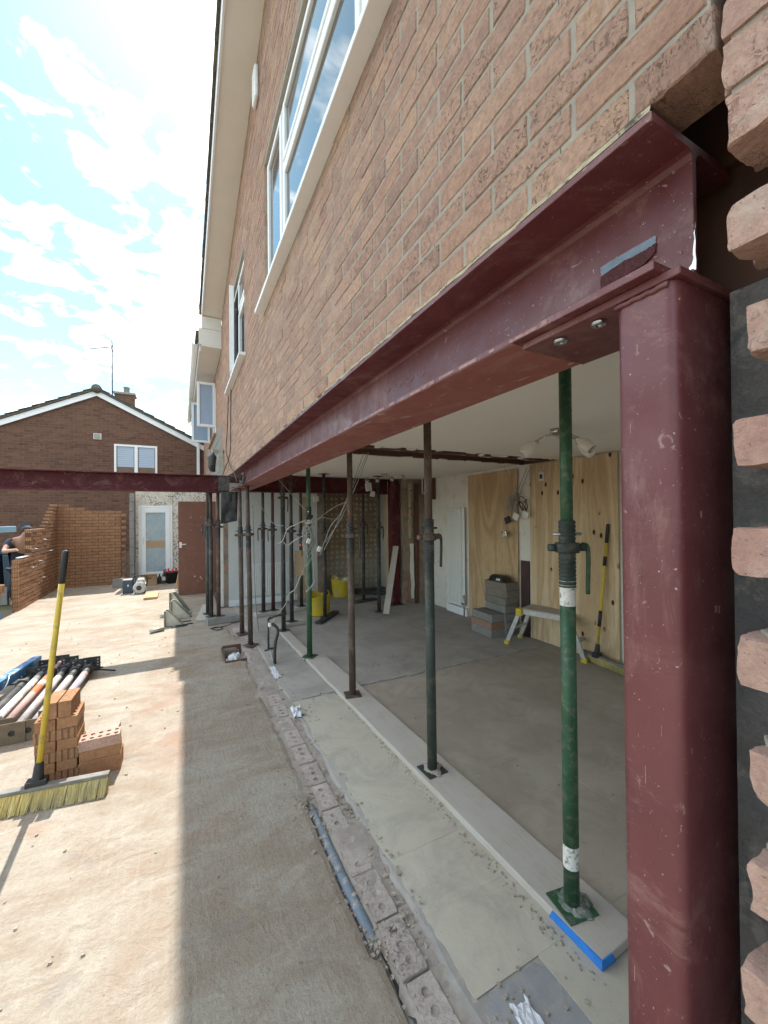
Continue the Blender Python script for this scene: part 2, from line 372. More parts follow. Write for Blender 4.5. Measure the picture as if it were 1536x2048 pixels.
def bounce_smear_mat():  # red lightened to carry bounced light, with plaster smears over it
    k = NM('bounce_lit_red_with_plaster_smears'); c = k.mix(k.rng(k.noise(4, 6, .6, .6, k.raw), .3, .7), (.21,.06,.055), (.28,.10,.085))
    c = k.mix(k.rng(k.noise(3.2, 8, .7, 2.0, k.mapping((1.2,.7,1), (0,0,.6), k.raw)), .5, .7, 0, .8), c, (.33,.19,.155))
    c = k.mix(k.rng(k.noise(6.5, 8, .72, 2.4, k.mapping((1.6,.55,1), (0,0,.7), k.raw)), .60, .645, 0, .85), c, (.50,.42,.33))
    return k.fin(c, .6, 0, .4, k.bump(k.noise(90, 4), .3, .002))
MT['underside'] = bounce_smear_mat()
def wood_mat(name, c1, c2, grain=(14,14,1.1), rough=.75, dust=None, knots=False):
    k = NM(name); co = k.mapping(grain)
    n1 = k.noise(1.0, 5, .6, .8, co); rings = k.math('SINE', k.math('MULTIPLY', n1, 38))
    c = k.mix(k.rng(rings, -1, 1, 0, .75), c1, c2)
    c = k.mix(k.rng(k.noise(30, 6, .7, 0, co), .45, .7, 0, .4), c, tuple(x*.7 for x in c2))
    if knots:
        xx = k.sep(k.raw); cb = k.n('ShaderNodeCombineXYZ'); k.l(xx[1], cb.inputs[0]); k.l(xx[2], cb.inputs[1]); v = k.voro(4.2, k.mapping((1,.6,1), (0,0,0), cb.outputs[0])); v.voronoi_dimensions = '2D'; kn = k.math('MULTIPLY', k.rng(v.outputs['Distance'], .06, .085, 1, 0), k.rng(k.noise(1.9, 2, .5), .50, .56)); c = k.mix(kn, c, (.06,.028,.015))
    if dust: c = k.mix(k.rng(k.noise(6, 6, .7), .35, .6, .25, .9), c, dust)
    return k.fin(c, rough, 0, .3, k.bump(k.noise(40, 5, .7, 0, co), .2, .003))
MT['ply'] = wood_mat('pine_plywood', (.66,.51,.335), (.45,.31,.175), (2.6,2.6,.3), knots=True)
MT['ply2'] = wood_mat('darker_plywood', (.54,.385,.23), (.38,.25,.135), (2.0,2.0,.3))
MT['board'] = wood_mat('dusty_scaffold_board', (.44,.39,.33), (.37,.32,.27), (14,1.0,14), dust=(.45,.42,.385))
MT['rawwood'] = wood_mat('raw_timber', (.44,.31,.17), (.35,.23,.12), (14,2,14))
MT['mdf'] = plain('tan_hardboard', (.50,.36,.24), (.45,.32,.21), 6, .85, 0, .08)

def slab_mat():
    k = NM('dusty_concrete'); co = k.raw
    a = k.rng(k.noise(1.1, 6, .62, .8, co), .36, .64); c = k.mix(a, (.27,.21,.157), (.35,.31,.255))
    st = k.rng(k.noise(1.6, 7, .66, 1.8, k.mapping((.8,1.6,1), (0,0,-.5), co)), .44, .62); c = k.mix(k.math('MULTIPLY', st, .7), c, (.395,.365,.31))
    st2 = k.rng(k.noise(2.0, 7, .7, 1.8, k.mapping((.8,1.7,1), (0,0,-.55), co)), .53, .68); c = k.mix(k.math('MULTIPLY', st2, .75), c, (.25,.185,.135))
    rd = k.rng(k.noise(.75, 6, .68, 1.2, k.mapping((1,1.3,1), (0,0,.2), co)), .55, .70, 0, .75); c = k.mix(rd, c, (.30,.19,.135))
    gr = k.rng(k.noise(1.3, 6, .7, 1.6, k.mapping((1,1.3,1), (0,0,.8), co)), .57, .66, 0, .6); c = k.mix(gr, c, (.25,.225,.20))
    sw = k.rng(k.noise(14, 4, .6, 1.2, k.mapping((3.2,.16,1), (0,0,.06), co)), .52, .75, 0, .2); c = k.mix(sw, c, (.47,.44,.39))
    c = k.mix(k.rng(k.noise(30, 7, .75, .3, co), .46, .74, 0, .55), c, (.25,.20,.155)); c = k.mix(k.rng(k.noise(130, 5, .75, 0, co), .5, .7, 0, .45), c, (.22,.175,.135))
    sp_ = k.rng(k.voro(23, co).outputs['Distance'], .06, .11, 1, 0); pm = k.rng(k.noise(3, 2, .5, 0, co), .48, .58)
    c = k.mix(k.math('MULTIPLY', k.math('MULTIPLY', sp_, pm), .65), c, (.14,.11,.09))
    h = k.math('ADD', k.noise(46, 7, .74, 0, co), k.math('ADD', k.math('MULTIPLY', k.noise(8, 6, .65, .8, co), 1.6), k.math('MULTIPLY', k.noise(16, 4, .6, .8, k.mapping((2.6,.3,1), (0,0,.06), co)), .35)))
    return k.fin(c, .93, 0, .2, k.bump(h, .85, .014))
MT['slab'] = slab_mat()
def floor_mat(name, a, b, dusty, sc=1.0):
    k = NM(name); k.co = k.raw; c = k.mix(k.rng(k.noise(1.4*sc, 6, .6, .4), .35, .65), a, b)
    c = k.mix(k.rng(k.noise(3.2*sc, 8, .74, .9), .45, .68, 0, .75), c, dusty)
    c = k.mix(k.rng(k.noise(7, 5, .6, 2.2, k.mapping((1,.22,1), (0,0,.7))), .66, .70, 0, .35), c, tuple(min(1, x*1.35) for x in b))
    c = k.mix(k.rng(k.noise(90, 3, .6), .66, .75, 0, .5), c, tuple(x*.5 for x in a))
    return k.fin(c, .88, 0, .25, k.bump(k.noise(60, 6, .7), .3, .005))
MT['screed'] = floor_mat('grey_screed', (.265,.245,.225), (.365,.34,.31), (.41,.38,.345))
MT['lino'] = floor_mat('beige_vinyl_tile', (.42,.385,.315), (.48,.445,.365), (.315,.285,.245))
MT['lino_shade'] = floor_mat('shaded_dusty_vinyl_tile', (.31,.275,.225), (.40,.36,.30), (.27,.24,.195))  # inner vinyl copy, room shade put into its browner colour; dust at random
MT['adhesive'] = floor_mat('slate_grey_adhesive', (.23,.235,.24), (.29,.29,.29), (.36,.34,.32), 3)
MT['sub'] = floor_mat('rubble_bed', (.30,.26,.225), (.36,.32,.28), (.22,.19,.165), 5)
MT['rubble'] = plain('crushed_mortar', (.40,.355,.30), (.27,.22,.175), 9, .95, 0, .6, 150, .2)
MT['ground'] = plain('bare_earth', (.20,.16,.12), (.14,.12,.09), 1.2, .95, 0, .4, 12, .2, .03, dirt=(.10,.12,.06), dscale=.6)
def dash_mat():
    k = NM('pebbledash'); v = k.voro(26); d = v.outputs['Distance']
    patch = k.rng(k.noise(2.0, 4, .6), .40, .6)
    c = k.mix(k.rng(k.noise(3, 6, .6), .3, .7), (.64,.58,.50), (.74,.69,.61))
    c = k.mix(k.math('MULTIPLY', k.rng(k.noise(26, 4, .7), .5, .57), k.rng(patch, 0, 1, .15, .95)), c, (.12,.10,.08))
    return k.fin(c, .95, 0, .2, k.bump(k.noise(40, 5, .7), 1.0, .02))
MT['dash'] = dash_mat()
def dab_mat():
    k = NM('stripped_wall_with_adhesive_dabs'); v = k.voro(8.6, None, rnd=.3); v.voronoi_dimensions = '2D'; xz = k.sep(k.raw); cbx = k.n('ShaderNodeCombineXYZ'); k.l(xz[0], cbx.inputs[0]); k.l(xz[2], cbx.inputs[1]); k.l(cbx.outputs[0], v.inputs['Vector']); d = k.rng(v.outputs['Distance'], .24, .34, 1, 0)
    c = k.mix(k.rng(k.noise(1.6, 6, .65, .5), .35, .65), (.36,.265,.15), (.29,.21,.15))
    x = k.sep(k.raw); low = k.rng(x[2], .55, 1.0, 1, 0); c = k.mix(k.math('MULTIPLY', low, .8), c, (.42,.38,.31))
    c = k.mix(k.math('MULTIPLY', d, k.rng(k.noise(2.4, 3, .5), .36, .52, .1, .85)), c, (.56,.50,.41))
    c = k.mix(k.rng(k.noise(6, 7, .7), .55, .7, 0, .6), c, (.16,.12,.085))
    return k.fin(c, .95, 0, .2, k.bump(k.noise(30, 5, .7), .4, .01))
MT['dabs'] = dab_mat()

# ------------------------------------------------------------------ brickwork
def brick_variant(name, L, Hh, D, mat, amp=.0022, ch=.0025):
    """front at y=0 facing -y, centred on x and z; chipped, uneven arrises"""
    out = []
    nu, nz = 9, 4
    for i in range(nu): out.append((-L/2+L*i/nu, -Hh/2))
    for i in range(nz): out.append((L/2, -Hh/2+Hh*i/nz))
    for i in range(nu): out.append((L/2-L*i/nu, Hh/2))
    for i in range(nz): out.append((-L/2, Hh/2-Hh*i/nz))
    n = len(out); rings = []
    js = [(jit(amp), jit(amp)) for _ in out]
    chip = [max(0, random.gauss(0, 1)-1.5)*.005 for _ in out]
    rings.append([(u+j[0], D, z+j[1]) for (u, z), j in zip(out, js)])
    rings.append([(u+j[0], ch+abs(jit(.002))+c, z+j[1]) for (u, z), j, c in zip(out, js, chip)])
    k = ch
    rings.append([(u*(1-2*(k+c)/L)+j[0], abs(jit(.0012)), z*(1-2*(k+c)/Hh)+j[1]) for (u, z), j, c in zip(out, js, chip)])
    vs = [p for r in rings for p in r]; fs = []
    for a in range(2):
        for i in range(n): q = (i+1) % n; fs.append((a*n+i, a*n+q, (a+1)*n+q, (a+1)*n+i))
    fs.append(tuple(2*n+i for i in range(n))); fs.append(tuple(range(n))[::-1])
    me = bpy.data.meshes.new(name); me.from_pydata(vs, [], [f[::-1] for f in fs][:0] + fs); me.materials.append(mat); me.update()
    return me
def intervals(a, b, cuts):
    segs = [(a, b)]
    for (c, d) in cuts:
        nx = []
        for (p, q) in segs:
            if d <= p or c >= q: nx.append((p, q)); continue
            if c > p: nx.append((p, c))
            if d < q: nx.append((d, q))
        segs = nx
    return segs
def lay(s0, s1, z0, n, holes=(), zmax=None, shift=0., ends=None):
    """list of (s centre, z centre, length) in stretcher bond; ends(course)->(s0,s1)"""
    out = []
    for c in range(n):
        zb = z0+c*.075; zm = zb+.0325; a, b = ends(c) if ends else (s0, s1)
        if b-a < .05: continue
        for (p, q) in intervals(a, b, [(h[0], h[1]) for h in holes if h[2]-.03 < zm < h[3]+.02]):
            s = math.floor((p-shift)/.225)*.225+shift+(0 if c % 2 else -.1125)
            while s < q:
                lo, hi = max(s, p), min(s+.215, q)
                if hi-lo > .035:
                    m = (lo+hi)/2
                    if zmax is None or zb+.065 <= zmax(m)+.03: out.append((m, zm, hi-lo))
                s += .225
    return out
def brickwork(bricks, O, th, mat, parent, n_ind, depth=.1, variants=8, jitter=.002, joined='brick_courses', amp=.0022):
    """nearest n_ind bricks as objects of their own, the rest joined"""
    U = Vector((math.cos(th), math.sin(th), 0)); I = Vector((-math.sin(th), math.cos(th), 0)); O = Vector(O)
    def pos(b): return O+U*b[0]+Vector((0, 0, b[1]))
    order = sorted(bricks, key=lambda b: (not inframe(pos(b)), (pos(b)-CAM).length))
    vis = [b for b in order if inframe(pos(b))][:n_ind]; ids = set(id(b) for b in vis)
    if vis:
        vr = [brick_variant('brick', .215, .065, depth, mat, amp) for _ in range(variants)]
        off = ORIG[parent.name]
        for b in vis:
            o = bpy.data.objects.new('brick', random.choice(vr)); link(o, parent)
            o.location = pos(b)+I*jit(jitter)-off; o.scale = (b[2]/.215, 1, 1); o.rotation_euler = (jit(.006), jit(.004), th+jit(.004))
    m = MB()
    for b in bricks:
        if id(b) in ids: continue
        m.cr = random.uniform(.02, 1); p = pos(b)+I*jit(jitter)
        l = b[2]/2+jit(.002); h = .0325+jit(.0015); ch = .004
        a = [p-U*l-Vector((0,0,h)), p+U*l-Vector((0,0,h)), p+U*l+Vector((0,0,h)), p-U*l+Vector((0,0,h))]
        f_ = [p+(q-p)*(1-ch/.06) for q in a]; mid = [q+I*ch for q in a]; bk = [q+I*depth for q in a]
        m.add(f_+mid+bk, [(0,1,2,3)]+[(4+i, 4+(i+1) % 4, (i+1) % 4, i) for i in range(4)]+[(8+i, 8+(i+1) % 4, 4+(i+1) % 4, 4+i) for i in range(4)])
    if m.f: m.build(joined, mat, parent, kind='stuff')

# ------------------------------------------------------------------ setting: ground, slab, floors
g = MB(); g.add([(-400,-400,-.22),(400,-400,-.22),(400,600,-.22),(-400,600,-.22)], [(0,1,2,3)])
g.build('ground', MT['ground'], kind='structure')

# concrete slab with a broken edge along the old wall line
def slab_edge(y):
    e = .648+.014*mnoise.noise((y*3.1, 1.7, 0))+.01*mnoise.noise((y*11, 4, 0))
    if 1.36 < y < 2.25: e = .618+.012*mnoise.noise((y*5, 2, 0))
    if 4.78 < y < 5.32: e = .43
    if y > 5.9: e = .60
    return e
sm = MB(); ys = [-3.0]
while ys[-1] < 12.2:
    ys.append(ys[-1]+(.04 if -.2 < ys[-1] < 6.2 else .25))
vs = []; fs = []
for y in ys:
    e = slab_edge(y); vs += [(-2.62, y, -.16), (-2.6, y, 0.), (-1.2, y, 0.), (0., y, 0.), (e-.03, y, 0.), (e-.004, y, -.006), (e+.004, y, -.02), (e+.006, y, -.1)]
for i in range(len(ys)-1):
    for k in range(7): a = i*8+k; fs.append((a, a+1, a+9, a+8))
sm.add(vs, [f[::-1] for f in fs]); slab = sm.build('concrete_slab', MT['slab'], kind='structure', fix=True)
# rubble bed under the removed wall
bedm = MB(); vs = []; fs = []; nb_ = 230
for i in range(nb_):
    y = -1+i*.038
    for k in range(9):
        x = .56+.04*k; d = -.009-.045*max(0, 1-abs(x-.645)/.03)*(1 if y < 2.3 else 0)+.012*mnoise.noise((x*30, y*22, 0))+.02*mnoise.noise((x*6, y*3, 5))
        if 4.74 < y < 5.36 and x < .68: d = -.2
        vs.append((x, y, d))
for i in range(nb_-1):
    for k in range(8): a = i*9+k; fs.append((a, a+1, a+10, a+9))
bedm.add(vs, fs, True); bedm.add([(.3,-3,-.16),(1.0,-3,-.16),(1.0,7.7,-.16),(.3,7.7,-.16)], [(0,1,2,3)])
bedm.build('trench_bed', MT['sub'], kind='structure')
# screed floor of the house, ragged towards the trench
fm = MB(); vs = []; fs = []; ys = [-3+.06*i for i in range(int(11.4/.06))]
for y in ys:
    e = .835+.016*mnoise.noise((y*4, 9, 0))+.012*mnoise.noise((y*15, 2, 0)); vs += [(e, y, -.09), (e+.002, y, -.006), (e+.02, y, -.001), (1.6, y, 0), (4.3, y, 0)]
for i in range(len(ys)-1):
    for k in range(4): a = i*5+k; fs.append((a, a+5, a+6, a+1))
fm.add(vs, fs); floor = fm.build('house_floor', MT['screed'], kind='structure', fix=True)
# vinyl tiles on the near half of the floor
T = .305
ragged = {}
for i in range(11):
    for j in range(13):
        x0 = .858+i*T; y0 = -.45+j*T; x1, y1 = x0+T-.0007, min(y0+T-.0007, 3.49)
        if x0 > 4.05 or y1-y0 < .05: continue
        if i == 0 and j < 5 or i == 1 and j < 4: continue        # lost tiles: grey adhesive shows
        x1 = min(x1, 4.08); z = .0035+jit(.0006); mt = MB()
        if i == 0:                                              # torn outer edge
            pts = [(x1, y0), (x1, y1)]; n = 8
            for q in range(n+1):
                yy = y1+(y0-y1)*q/n; pts.append((x0+.012+.03*mnoise.noise((yy*6, 3.3, 0))+jit(.008)+(.03 if j in (4, 9) and q > 5 else 0), yy))
            mt.prism([(x, y, 0.0005) for x, y in pts], (0, 0, z))
        elif (i, j) in ((1, 4), (2, 3)):
            n = 7; pts = [(x1, y1), (x0, y1)] if (i, j) != (2, 2) else [(x1, y0), (x1, y1)]
            if (i, j) == (2, 2):
                for q in range(n+1): yy = y1+(y0-y1)*q/n; pts.append((x0+.04+jit(.01), yy))
            else:
                for q in range(n+1): xx = x0+(x1-x0)*q/n; pts.append((xx, y0+.015+.02*mnoise.noise((xx*9, 1, 2))+jit(.005)))
            mt.prism([(x, y, 0.0005) for x, y in pts], (0, 0, z))
        else: mt.box((x0, y0, .0005), (x1, y1, z))
        mt.build('tile', MT['lino'] if x0 < 1.45 else MT['lino_shade'], floor, fix=True)  # tiles farther in use the copy with shade in its colour
for (x0, y0) in ((.875, .77), (1.0, .60), (.875, .465), (1.18, .40)):
    mt = MB(); pts = []
    for q in range(20):
        t = 2*math.pi*q/20; r = .145/max(abs(math.cos(t)), abs(math.sin(t)))+jit(.008); pts.append((x0+T/2+r*math.cos(t), y0+T/2+r*math.sin(t), .0003))
    mt.prism(pts, (0, 0, .0008+.0006*random.random())); mt.build('adhesive_patch', MT['adhesive'], floor, fix=True)
# broken lip of screed across the room
x = .95
while x < 4.0:
    l = random.uniform(.12, .4); d = random.uniform(.05, .09); mt = MB(); pts = []
    for q in range(12):
        t = 2*math.pi*q/12; pts.append((x+l/2+(l/2)*math.copysign(abs(math.cos(t))**.5, math.cos(t))+jit(.012), 3.545+d/2*math.copysign(abs(math.sin(t))**.6, math.sin(t))+jit(.01), 0.0))
    mt.prism(pts, (0, 0, .012+jit(.005))); mt.build('screed_lip', MT['screed'], floor, fix=True, bevel=.003)
    x += l+.004
# old footing bricks flush with the slab, three holes each
foot = empty('brick_footing', (.74, 3, 0), 'row of dusty perforated bricks left flush in floor along the removed wall', 'footing')
foot['kind'] = 'structure'
y = .55; k = 0
while y < 6.25:
    l = .215; skip = 3.62 < y < 3.85 or 4.85 < y < 5.0
    if not skip:
        m = MB(); x0 = .682+jit(.006)+(-.02 if y > 3.8 else 0); x1 = x0+.103; z = -.004+jit(.005)-(.008 if y > 3.8 else 0)
        n = 20; cells = 3 if y < 3.75 else 0; rr = .0165
        ex = [0, .06, .17, .28, .5, .72, .83, .94, 1]
        if cells:
            for c_ in range(3):
                ya, yb = y+l*c_/3, y+l*(c_+1)/3; cx_ = (x0+x1)/2+.004+jit(.003); cy_ = (ya+yb)/2+(1-c_)*.012; hx, hy_ = (x1-x0)/2, (yb-ya)/2; dp = random.choice([.006, .012, .018, .004]); vs = []
                for q in range(n):
                    t = 2*math.pi*q/n+math.atan2(hy_, hx); ct, st = math.cos(t), math.sin(t); s_ = min(hx/max(abs(ct), 1e-6), hy_/max(abs(st), 1e-6)); vs.append(((x0+x1)/2+s_*ct, (ya+yb)/2+s_*st, z))
                for (r_, z_) in ((rr+.002, z), (rr, z-.002), (rr*.95, z-dp), (rr*.4, z-dp-.002)):
                    for q in range(n): t = 2*math.pi*q/n+math.atan2(hy_, hx); vs.append((cx_+r_*math.cos(t)*(1+.06*math.sin(q*2.3+k)), cy_+r_*math.sin(t), z_))
                fs = []
                for L_ in range(4):
                    for q in range(n): p = (q+1) % n; fs.append((L_*n+q, L_*n+p, (L_+1)*n+p, (L_+1)*n+q))
                fs.append(tuple(4*n+q for q in range(n))); m.add(vs, fs)
            m.add([(x0, y, z), (x1, y, z), (x1, y+l, z), (x0, y+l, z), (x0, y, -.07), (x1, y, -.07), (x1, y+l, -.07), (x0, y+l, -.07)], [(1, 0, 4, 5), (2, 1, 5, 6), (3, 2, 6, 7), (0, 3, 7, 4)])
        else: m.box((x0, y, -.07), (x1, y+l, z), jit(.03))
        m.build('brick', MT['brick_dusty'], foot, bevel=.004 if not cells else 0)
    y += l+.011+abs(jit(.004)); k += 1
# second broken row beyond the torn end of the vinyl
for (yy, xx) in ((3.02, .815), (3.3, .83), (3.95, .80), (4.35, .81), (4.7, .80)):
    m = MB(); pts = []
    for q in range(11):
        t = 2*math.pi*q/11; pts.append((xx+.05*math.copysign(abs(math.cos(t))**.6, math.cos(t))+jit(.012), yy+.1*math.copysign(abs(math.sin(t))**.6, math.sin(t))+jit(.02), -.07))
    m.prism(pts, (0, 0, .062+jit(.01))); m.build('brick', MT['brick_dusty'], foot, fix=True, bevel=.004)
m = MB(); vs = []; fs = []; ysn = [.3+.05*i for i in range(122)]
for y in ysn:                                                    # mortar beside the bricks
    e0 = .79; e1 = .855+.014*mnoise.noise((y*9, 0, 5)); zz = -.012+.012*mnoise.noise((y*14, 7, 1))
    vs += [(e0, y, zz-.01), ((e0+e1)/2, y, zz+.004*mnoise.noise((y*40, 1, 1))), (e1, y, zz-.004)]
for i in range(len(ysn)-1):
    for q in range(2): a = i*3+q; fs.append((a, a+1, a+4, a+3))
m.add(vs, fs, True); m.build('mortar_bed', MT['sub'], foot)

# rubble, dust heaps and grit
def stone(m, c, r):
    vs = []; n = 5
    for lv in range(2):
        for q in range(n): t = 2*math.pi*q/n+lv*.6+jit(.4); rr = r*random.uniform(.6, 1.1); vs.append((c[0]+rr*math.cos(t), c[1]+rr*math.sin(t), c[2]+(lv*r*random.uniform(.6, 1.1))))
    m.add(vs, [(0,1,2,3,4)[::-1], (5,6,7,8,9)]+[(q, (q+1) % n, n+(q+1) % n, n+q) for q in range(n)])
rb = MB()
for _ in range(2300):
    y = random.choice([random.uniform(.3, 6.3), random.uniform(2.6, 4.9), random.uniform(1.3, 2.4)]); z = random.random()
    if z < .45: x = random.gauss(.635, .028); zz = -.018
    elif z < .8: x = random.gauss(.835, .03); zz = -.012
    else: x = random.gauss(.72, .09); zz = -.002
    if x < .585: zz = 0.
    if .69 < x < .785 and random.random() < .88: continue
    if x > 1.27 or (x > .93 and random.random() < .75): continue
    if x > .87: zz = .004
    stone(rb, (x, y, zz), random.choice([.002, .002, .003, .004, .006, .010]) * random.uniform(.6, 1.4))
for _ in range(500):
    t = random.random(); stone(rb, (1.285+jit(.02)-.03*abs(jit(1)), random.uniform(.9, 4.4), .003), random.uniform(.002, .007))
for _ in range(420):                                            # thinly scattered over the slab and floor
    x, y = random.uniform(-2, .6), random.uniform(.9, 8); stone(rb, (x, y, 0), random.choice([.003, .004, .006, .009]))
for _ in range(260):
    x, y = random.uniform(1.6, 4), random.uniform(1, 7.4); stone(rb, (x, y, .003), random.choice([.003, .005, .008]))
for (cx_, cy_, n, s) in ((.69, 1.38, 120, .035), (.97, .93, 90, .05), (.62, 2.25, 120, .04), (.9, 3.3, 150, .1), (.62, 4.75, 80, .07), (.75, 5.6, 150, .15), (3.3, 6.2, 160, .25), (1.1, .75, 60, .06)):
    for _ in range(n):
        x = random.gauss(cx_, s); stone(rb, (x, random.gauss(cy_, s*1.6), .0 if x < .6 or x > .86 else -.01), random.choice([.002, .003, .004, .006, .009]))
tag(rb.build('rubble', MT['rubble']), 'crushed mortar and grit strewn along the broken wall line', 'rubble', kind='stuff')

# ------------------------------------------------------------------ the house
XW = .683
house = empty('brick_house', (1.5, 4, 0), 'red brick house with its ground floor wall opened up under a steel beam', 'house')
def verge(y): return 5.28+.21*(8.0-y)
W1 = (.55, 3.68, 3.52, 4.80); W2 = (4.98, 6.52, 3.56, 4.86)
core = MB(); bx0, bx1 = XW+.003, .955
ycut = [W1[0], W1[1], W2[0], W2[1], 7.88]
for a, b in zip(ycut, ycut[1:]):
    hole = W1 if (a, b) == W1[:2] else W2 if (a, b) == W2[:2] else None
    if hole: core.box((bx0, max(a, 1.0), 2.292), (bx1, b, hole[2])); core.box((bx0, a, hole[3]), (bx1, b, 5.2))
    else: core.box((bx0, a, 2.292), (bx1, b, 5.2))
core.box((bx0, .294, 2.2975), (.782, .549, 6.7)); core.box((bx0, .551, 2.2975), (.782, .998, W1[2]-.002)); core.prism([(bx0, .552, 5.202), (bx0, 7.88, 5.2), (bx0, 7.88, verge(7.88)), (bx0, .552, verge(.552))], (bx1-bx0, 0, 0))
wall = core.build('gable_wall', MT['mortar'], house, fix=True)
ZC0 = 2.2925
bl = lay(-7.88, -.289, ZC0, 60, [(-W1[1], -W1[0], W1[2], W1[3]), (-W2[1], -W2[0], W2[2], W2[3])], zmax=lambda s: verge(-s)-.02, shift=-.289-.0)
brickwork(bl, (XW, 0, 0), -math.pi/2, MT['brick'], wall, 300, variants=12, jitter=.002, amp=.0013)
# packing between beam and brickwork
pm = MB(); vs = []; fs = []; yy = [.372+.03*i for i in range(204)]
for y in yy:
    e = XW-.012+.007*mnoise.noise((y*17, 0, 0))+.004*mnoise.noise((y*50, 1, 0)); t = 2.292+.004*mnoise.noise((y*23, 5, 0)); c = mnoise.noise((y*5, 9, 9)); d = .022 if c > .25 and y > 1.4 else 0
    vs += [(e+.02+d, y, 2.2715), (e+d, y, 2.2725), (e+.003+d, y, 2.284), (e+.02+d, y, t+.006)]
for i in range(len(yy)-1):
    for k in range(3): a = i*4+k; fs.append((a, a+4, a+5, a+1))
pm.add(vs, fs); pm.build('mortar_packing', MT['packing'], house, fix=True)

# toothed brick pier beside the steel column
pier = MB(); pier.box((XW+.01, -2.5, -.1), (.785, .02, 2.17)); pier.box((XW+.0055, -2.5, 2.17), (.955, .272, 6.9))
pierw = pier.build('toothed_pier', MT['mortar'], house)
def rough_brick(name, L, mat, parent, y1, zc, seed, D=.1, amp=.004):
    nx, ny, nz = 12, 24, 9; H_ = .065; vs = {}; V = []; F = []
    def vid(i, j, k):
        key = (i, j, k)
        if key in vs: return vs[key]
        p = Vector((D*i/nx, L*j/ny, H_*k/nz)); q = p*38+Vector((seed*7.1, seed*3.3, 0))
        e = sum(1 for (a, n_) in ((i, nx), (j, ny), (k, nz)) if a in (0, n_))
        c = Vector((D/2, L/2, H_/2)); d = Vector((mnoise.noise(q), mnoise.noise(q+Vector((9, 0, 0))), mnoise.noise(q+Vector((0, 9, 0)))))*amp
        inw = (c-p); inw = Vector((inw.x/D, inw.y/L, inw.z/H_))
        d += Vector((mnoise.noise(q*3.3), mnoise.noise(q*3.1+Vector((7, 0, 0))), mnoise.noise(q*3.2+Vector((0, 7, 0)))))*amp*.5
        if e >= 2: d += inw*(.0005+.005*max(0, mnoise.noise(q*.9)-.2))
        cn = Vector((0, L, H_ if seed % 4 < 2 else 0)); dc = (p-cn).length; chip_r = .006+.030*abs(mnoise.noise((seed*1.7, 2, 3)))
        if dc < chip_r: d += (c-p).normalized()*(chip_r-dc)*(.55+.3*mnoise.noise(q*1.5))
        if j > ny-4: d += Vector((0, -.010*max(0, mnoise.noise(q*.8+Vector((4, 4, 4)))+.1), 0))
        vs[key] = len(V); V.append(p+d+Vector((XW, y1-L, zc-H_/2))); return vs[key]
    def face(fn, a, b):
        for i in range(a):
            for j in range(b): F.append((fn(i, j), fn(i+1, j), fn(i+1, j+1), fn(i, j+1)))
    face(lambda i, j: vid(0, i, j), ny, nz); face(lambda i, j: vid(nx, i, j), ny, nz)
    face(lambda i, j: vid(i, 0, j), nx, nz); face(lambda i, j: vid(i, ny, j), nx, nz)
    face(lambda i, j: vid(i, j, 0), nx, ny); face(lambda i, j: vid(i, j, nz), nx, ny)
    m = MB(); m.add(V, F, False); return m.build(name, mat, parent, fix=True)
for c in range(-23, 30):
    zc = 1.725+.075*c
    if zc < .03 or zc > 3.6: continue
    if zc < 2.12:
        if c % 2 == 0:
            b = rough_brick('brick', .215, MT['brick_near'], pierw, .267+jit(.014), zc, c, amp=.0016)
            if zc < 1.6:                                         # old mortar left on the bed face
                m = MB(); pts = []
                for q in range(12): t = 2*math.pi*q/12; pts.append((XW+.05+.045*math.cos(t)+jit(.004), .19+.07*math.sin(t)+jit(.006), zc+.031))
                m.prism(pts, (0, 0, .006+abs(jit(.003)))); m.build('mortar_crust', MT['fluff'] if False else MT['mortar'], b, fix=True, bevel=.002)
        else: rough_brick('brick', .215, MT['brick_near'], pierw, .155+jit(.006), zc, c)
    else:
        sh = .0 if c % 2 else .1125
        rough_brick('brick', .215, MT['brick_near'], pierw, .281-.0-sh*0+jit(.002), zc, c, amp=.0025)
        if sh: pass
inner = MB(); inner.box((.83, -2.5, -.05), (.955, .335, 2.0)); inner.build('inner_leaf', MT['innerleaf'], house)
m = MB()
for k in range(14):
    z = random.choice([random.uniform(1.55, 1.9), random.uniform(.2, 2)]); p = Vector((.80+jit(.012), .17+jit(.03), z)); pts = [p]
    for q in range(5): p = p+Vector((jit(.008), .015+jit(.012), jit(.022))); pts.append(p)
    m.tube(pts, [.006, .009, .008, .006, .004, .001], 6)
m.build('insulation_fibre', MT['fluff'], house, kind='stuff')
# dark block added so the void behind the beam end stays dark
m = MB(); m.box((.945, -.3, 2.02), (1.24, .60, 2.284)); m.build('void_block', MT['timber_dark'], house)

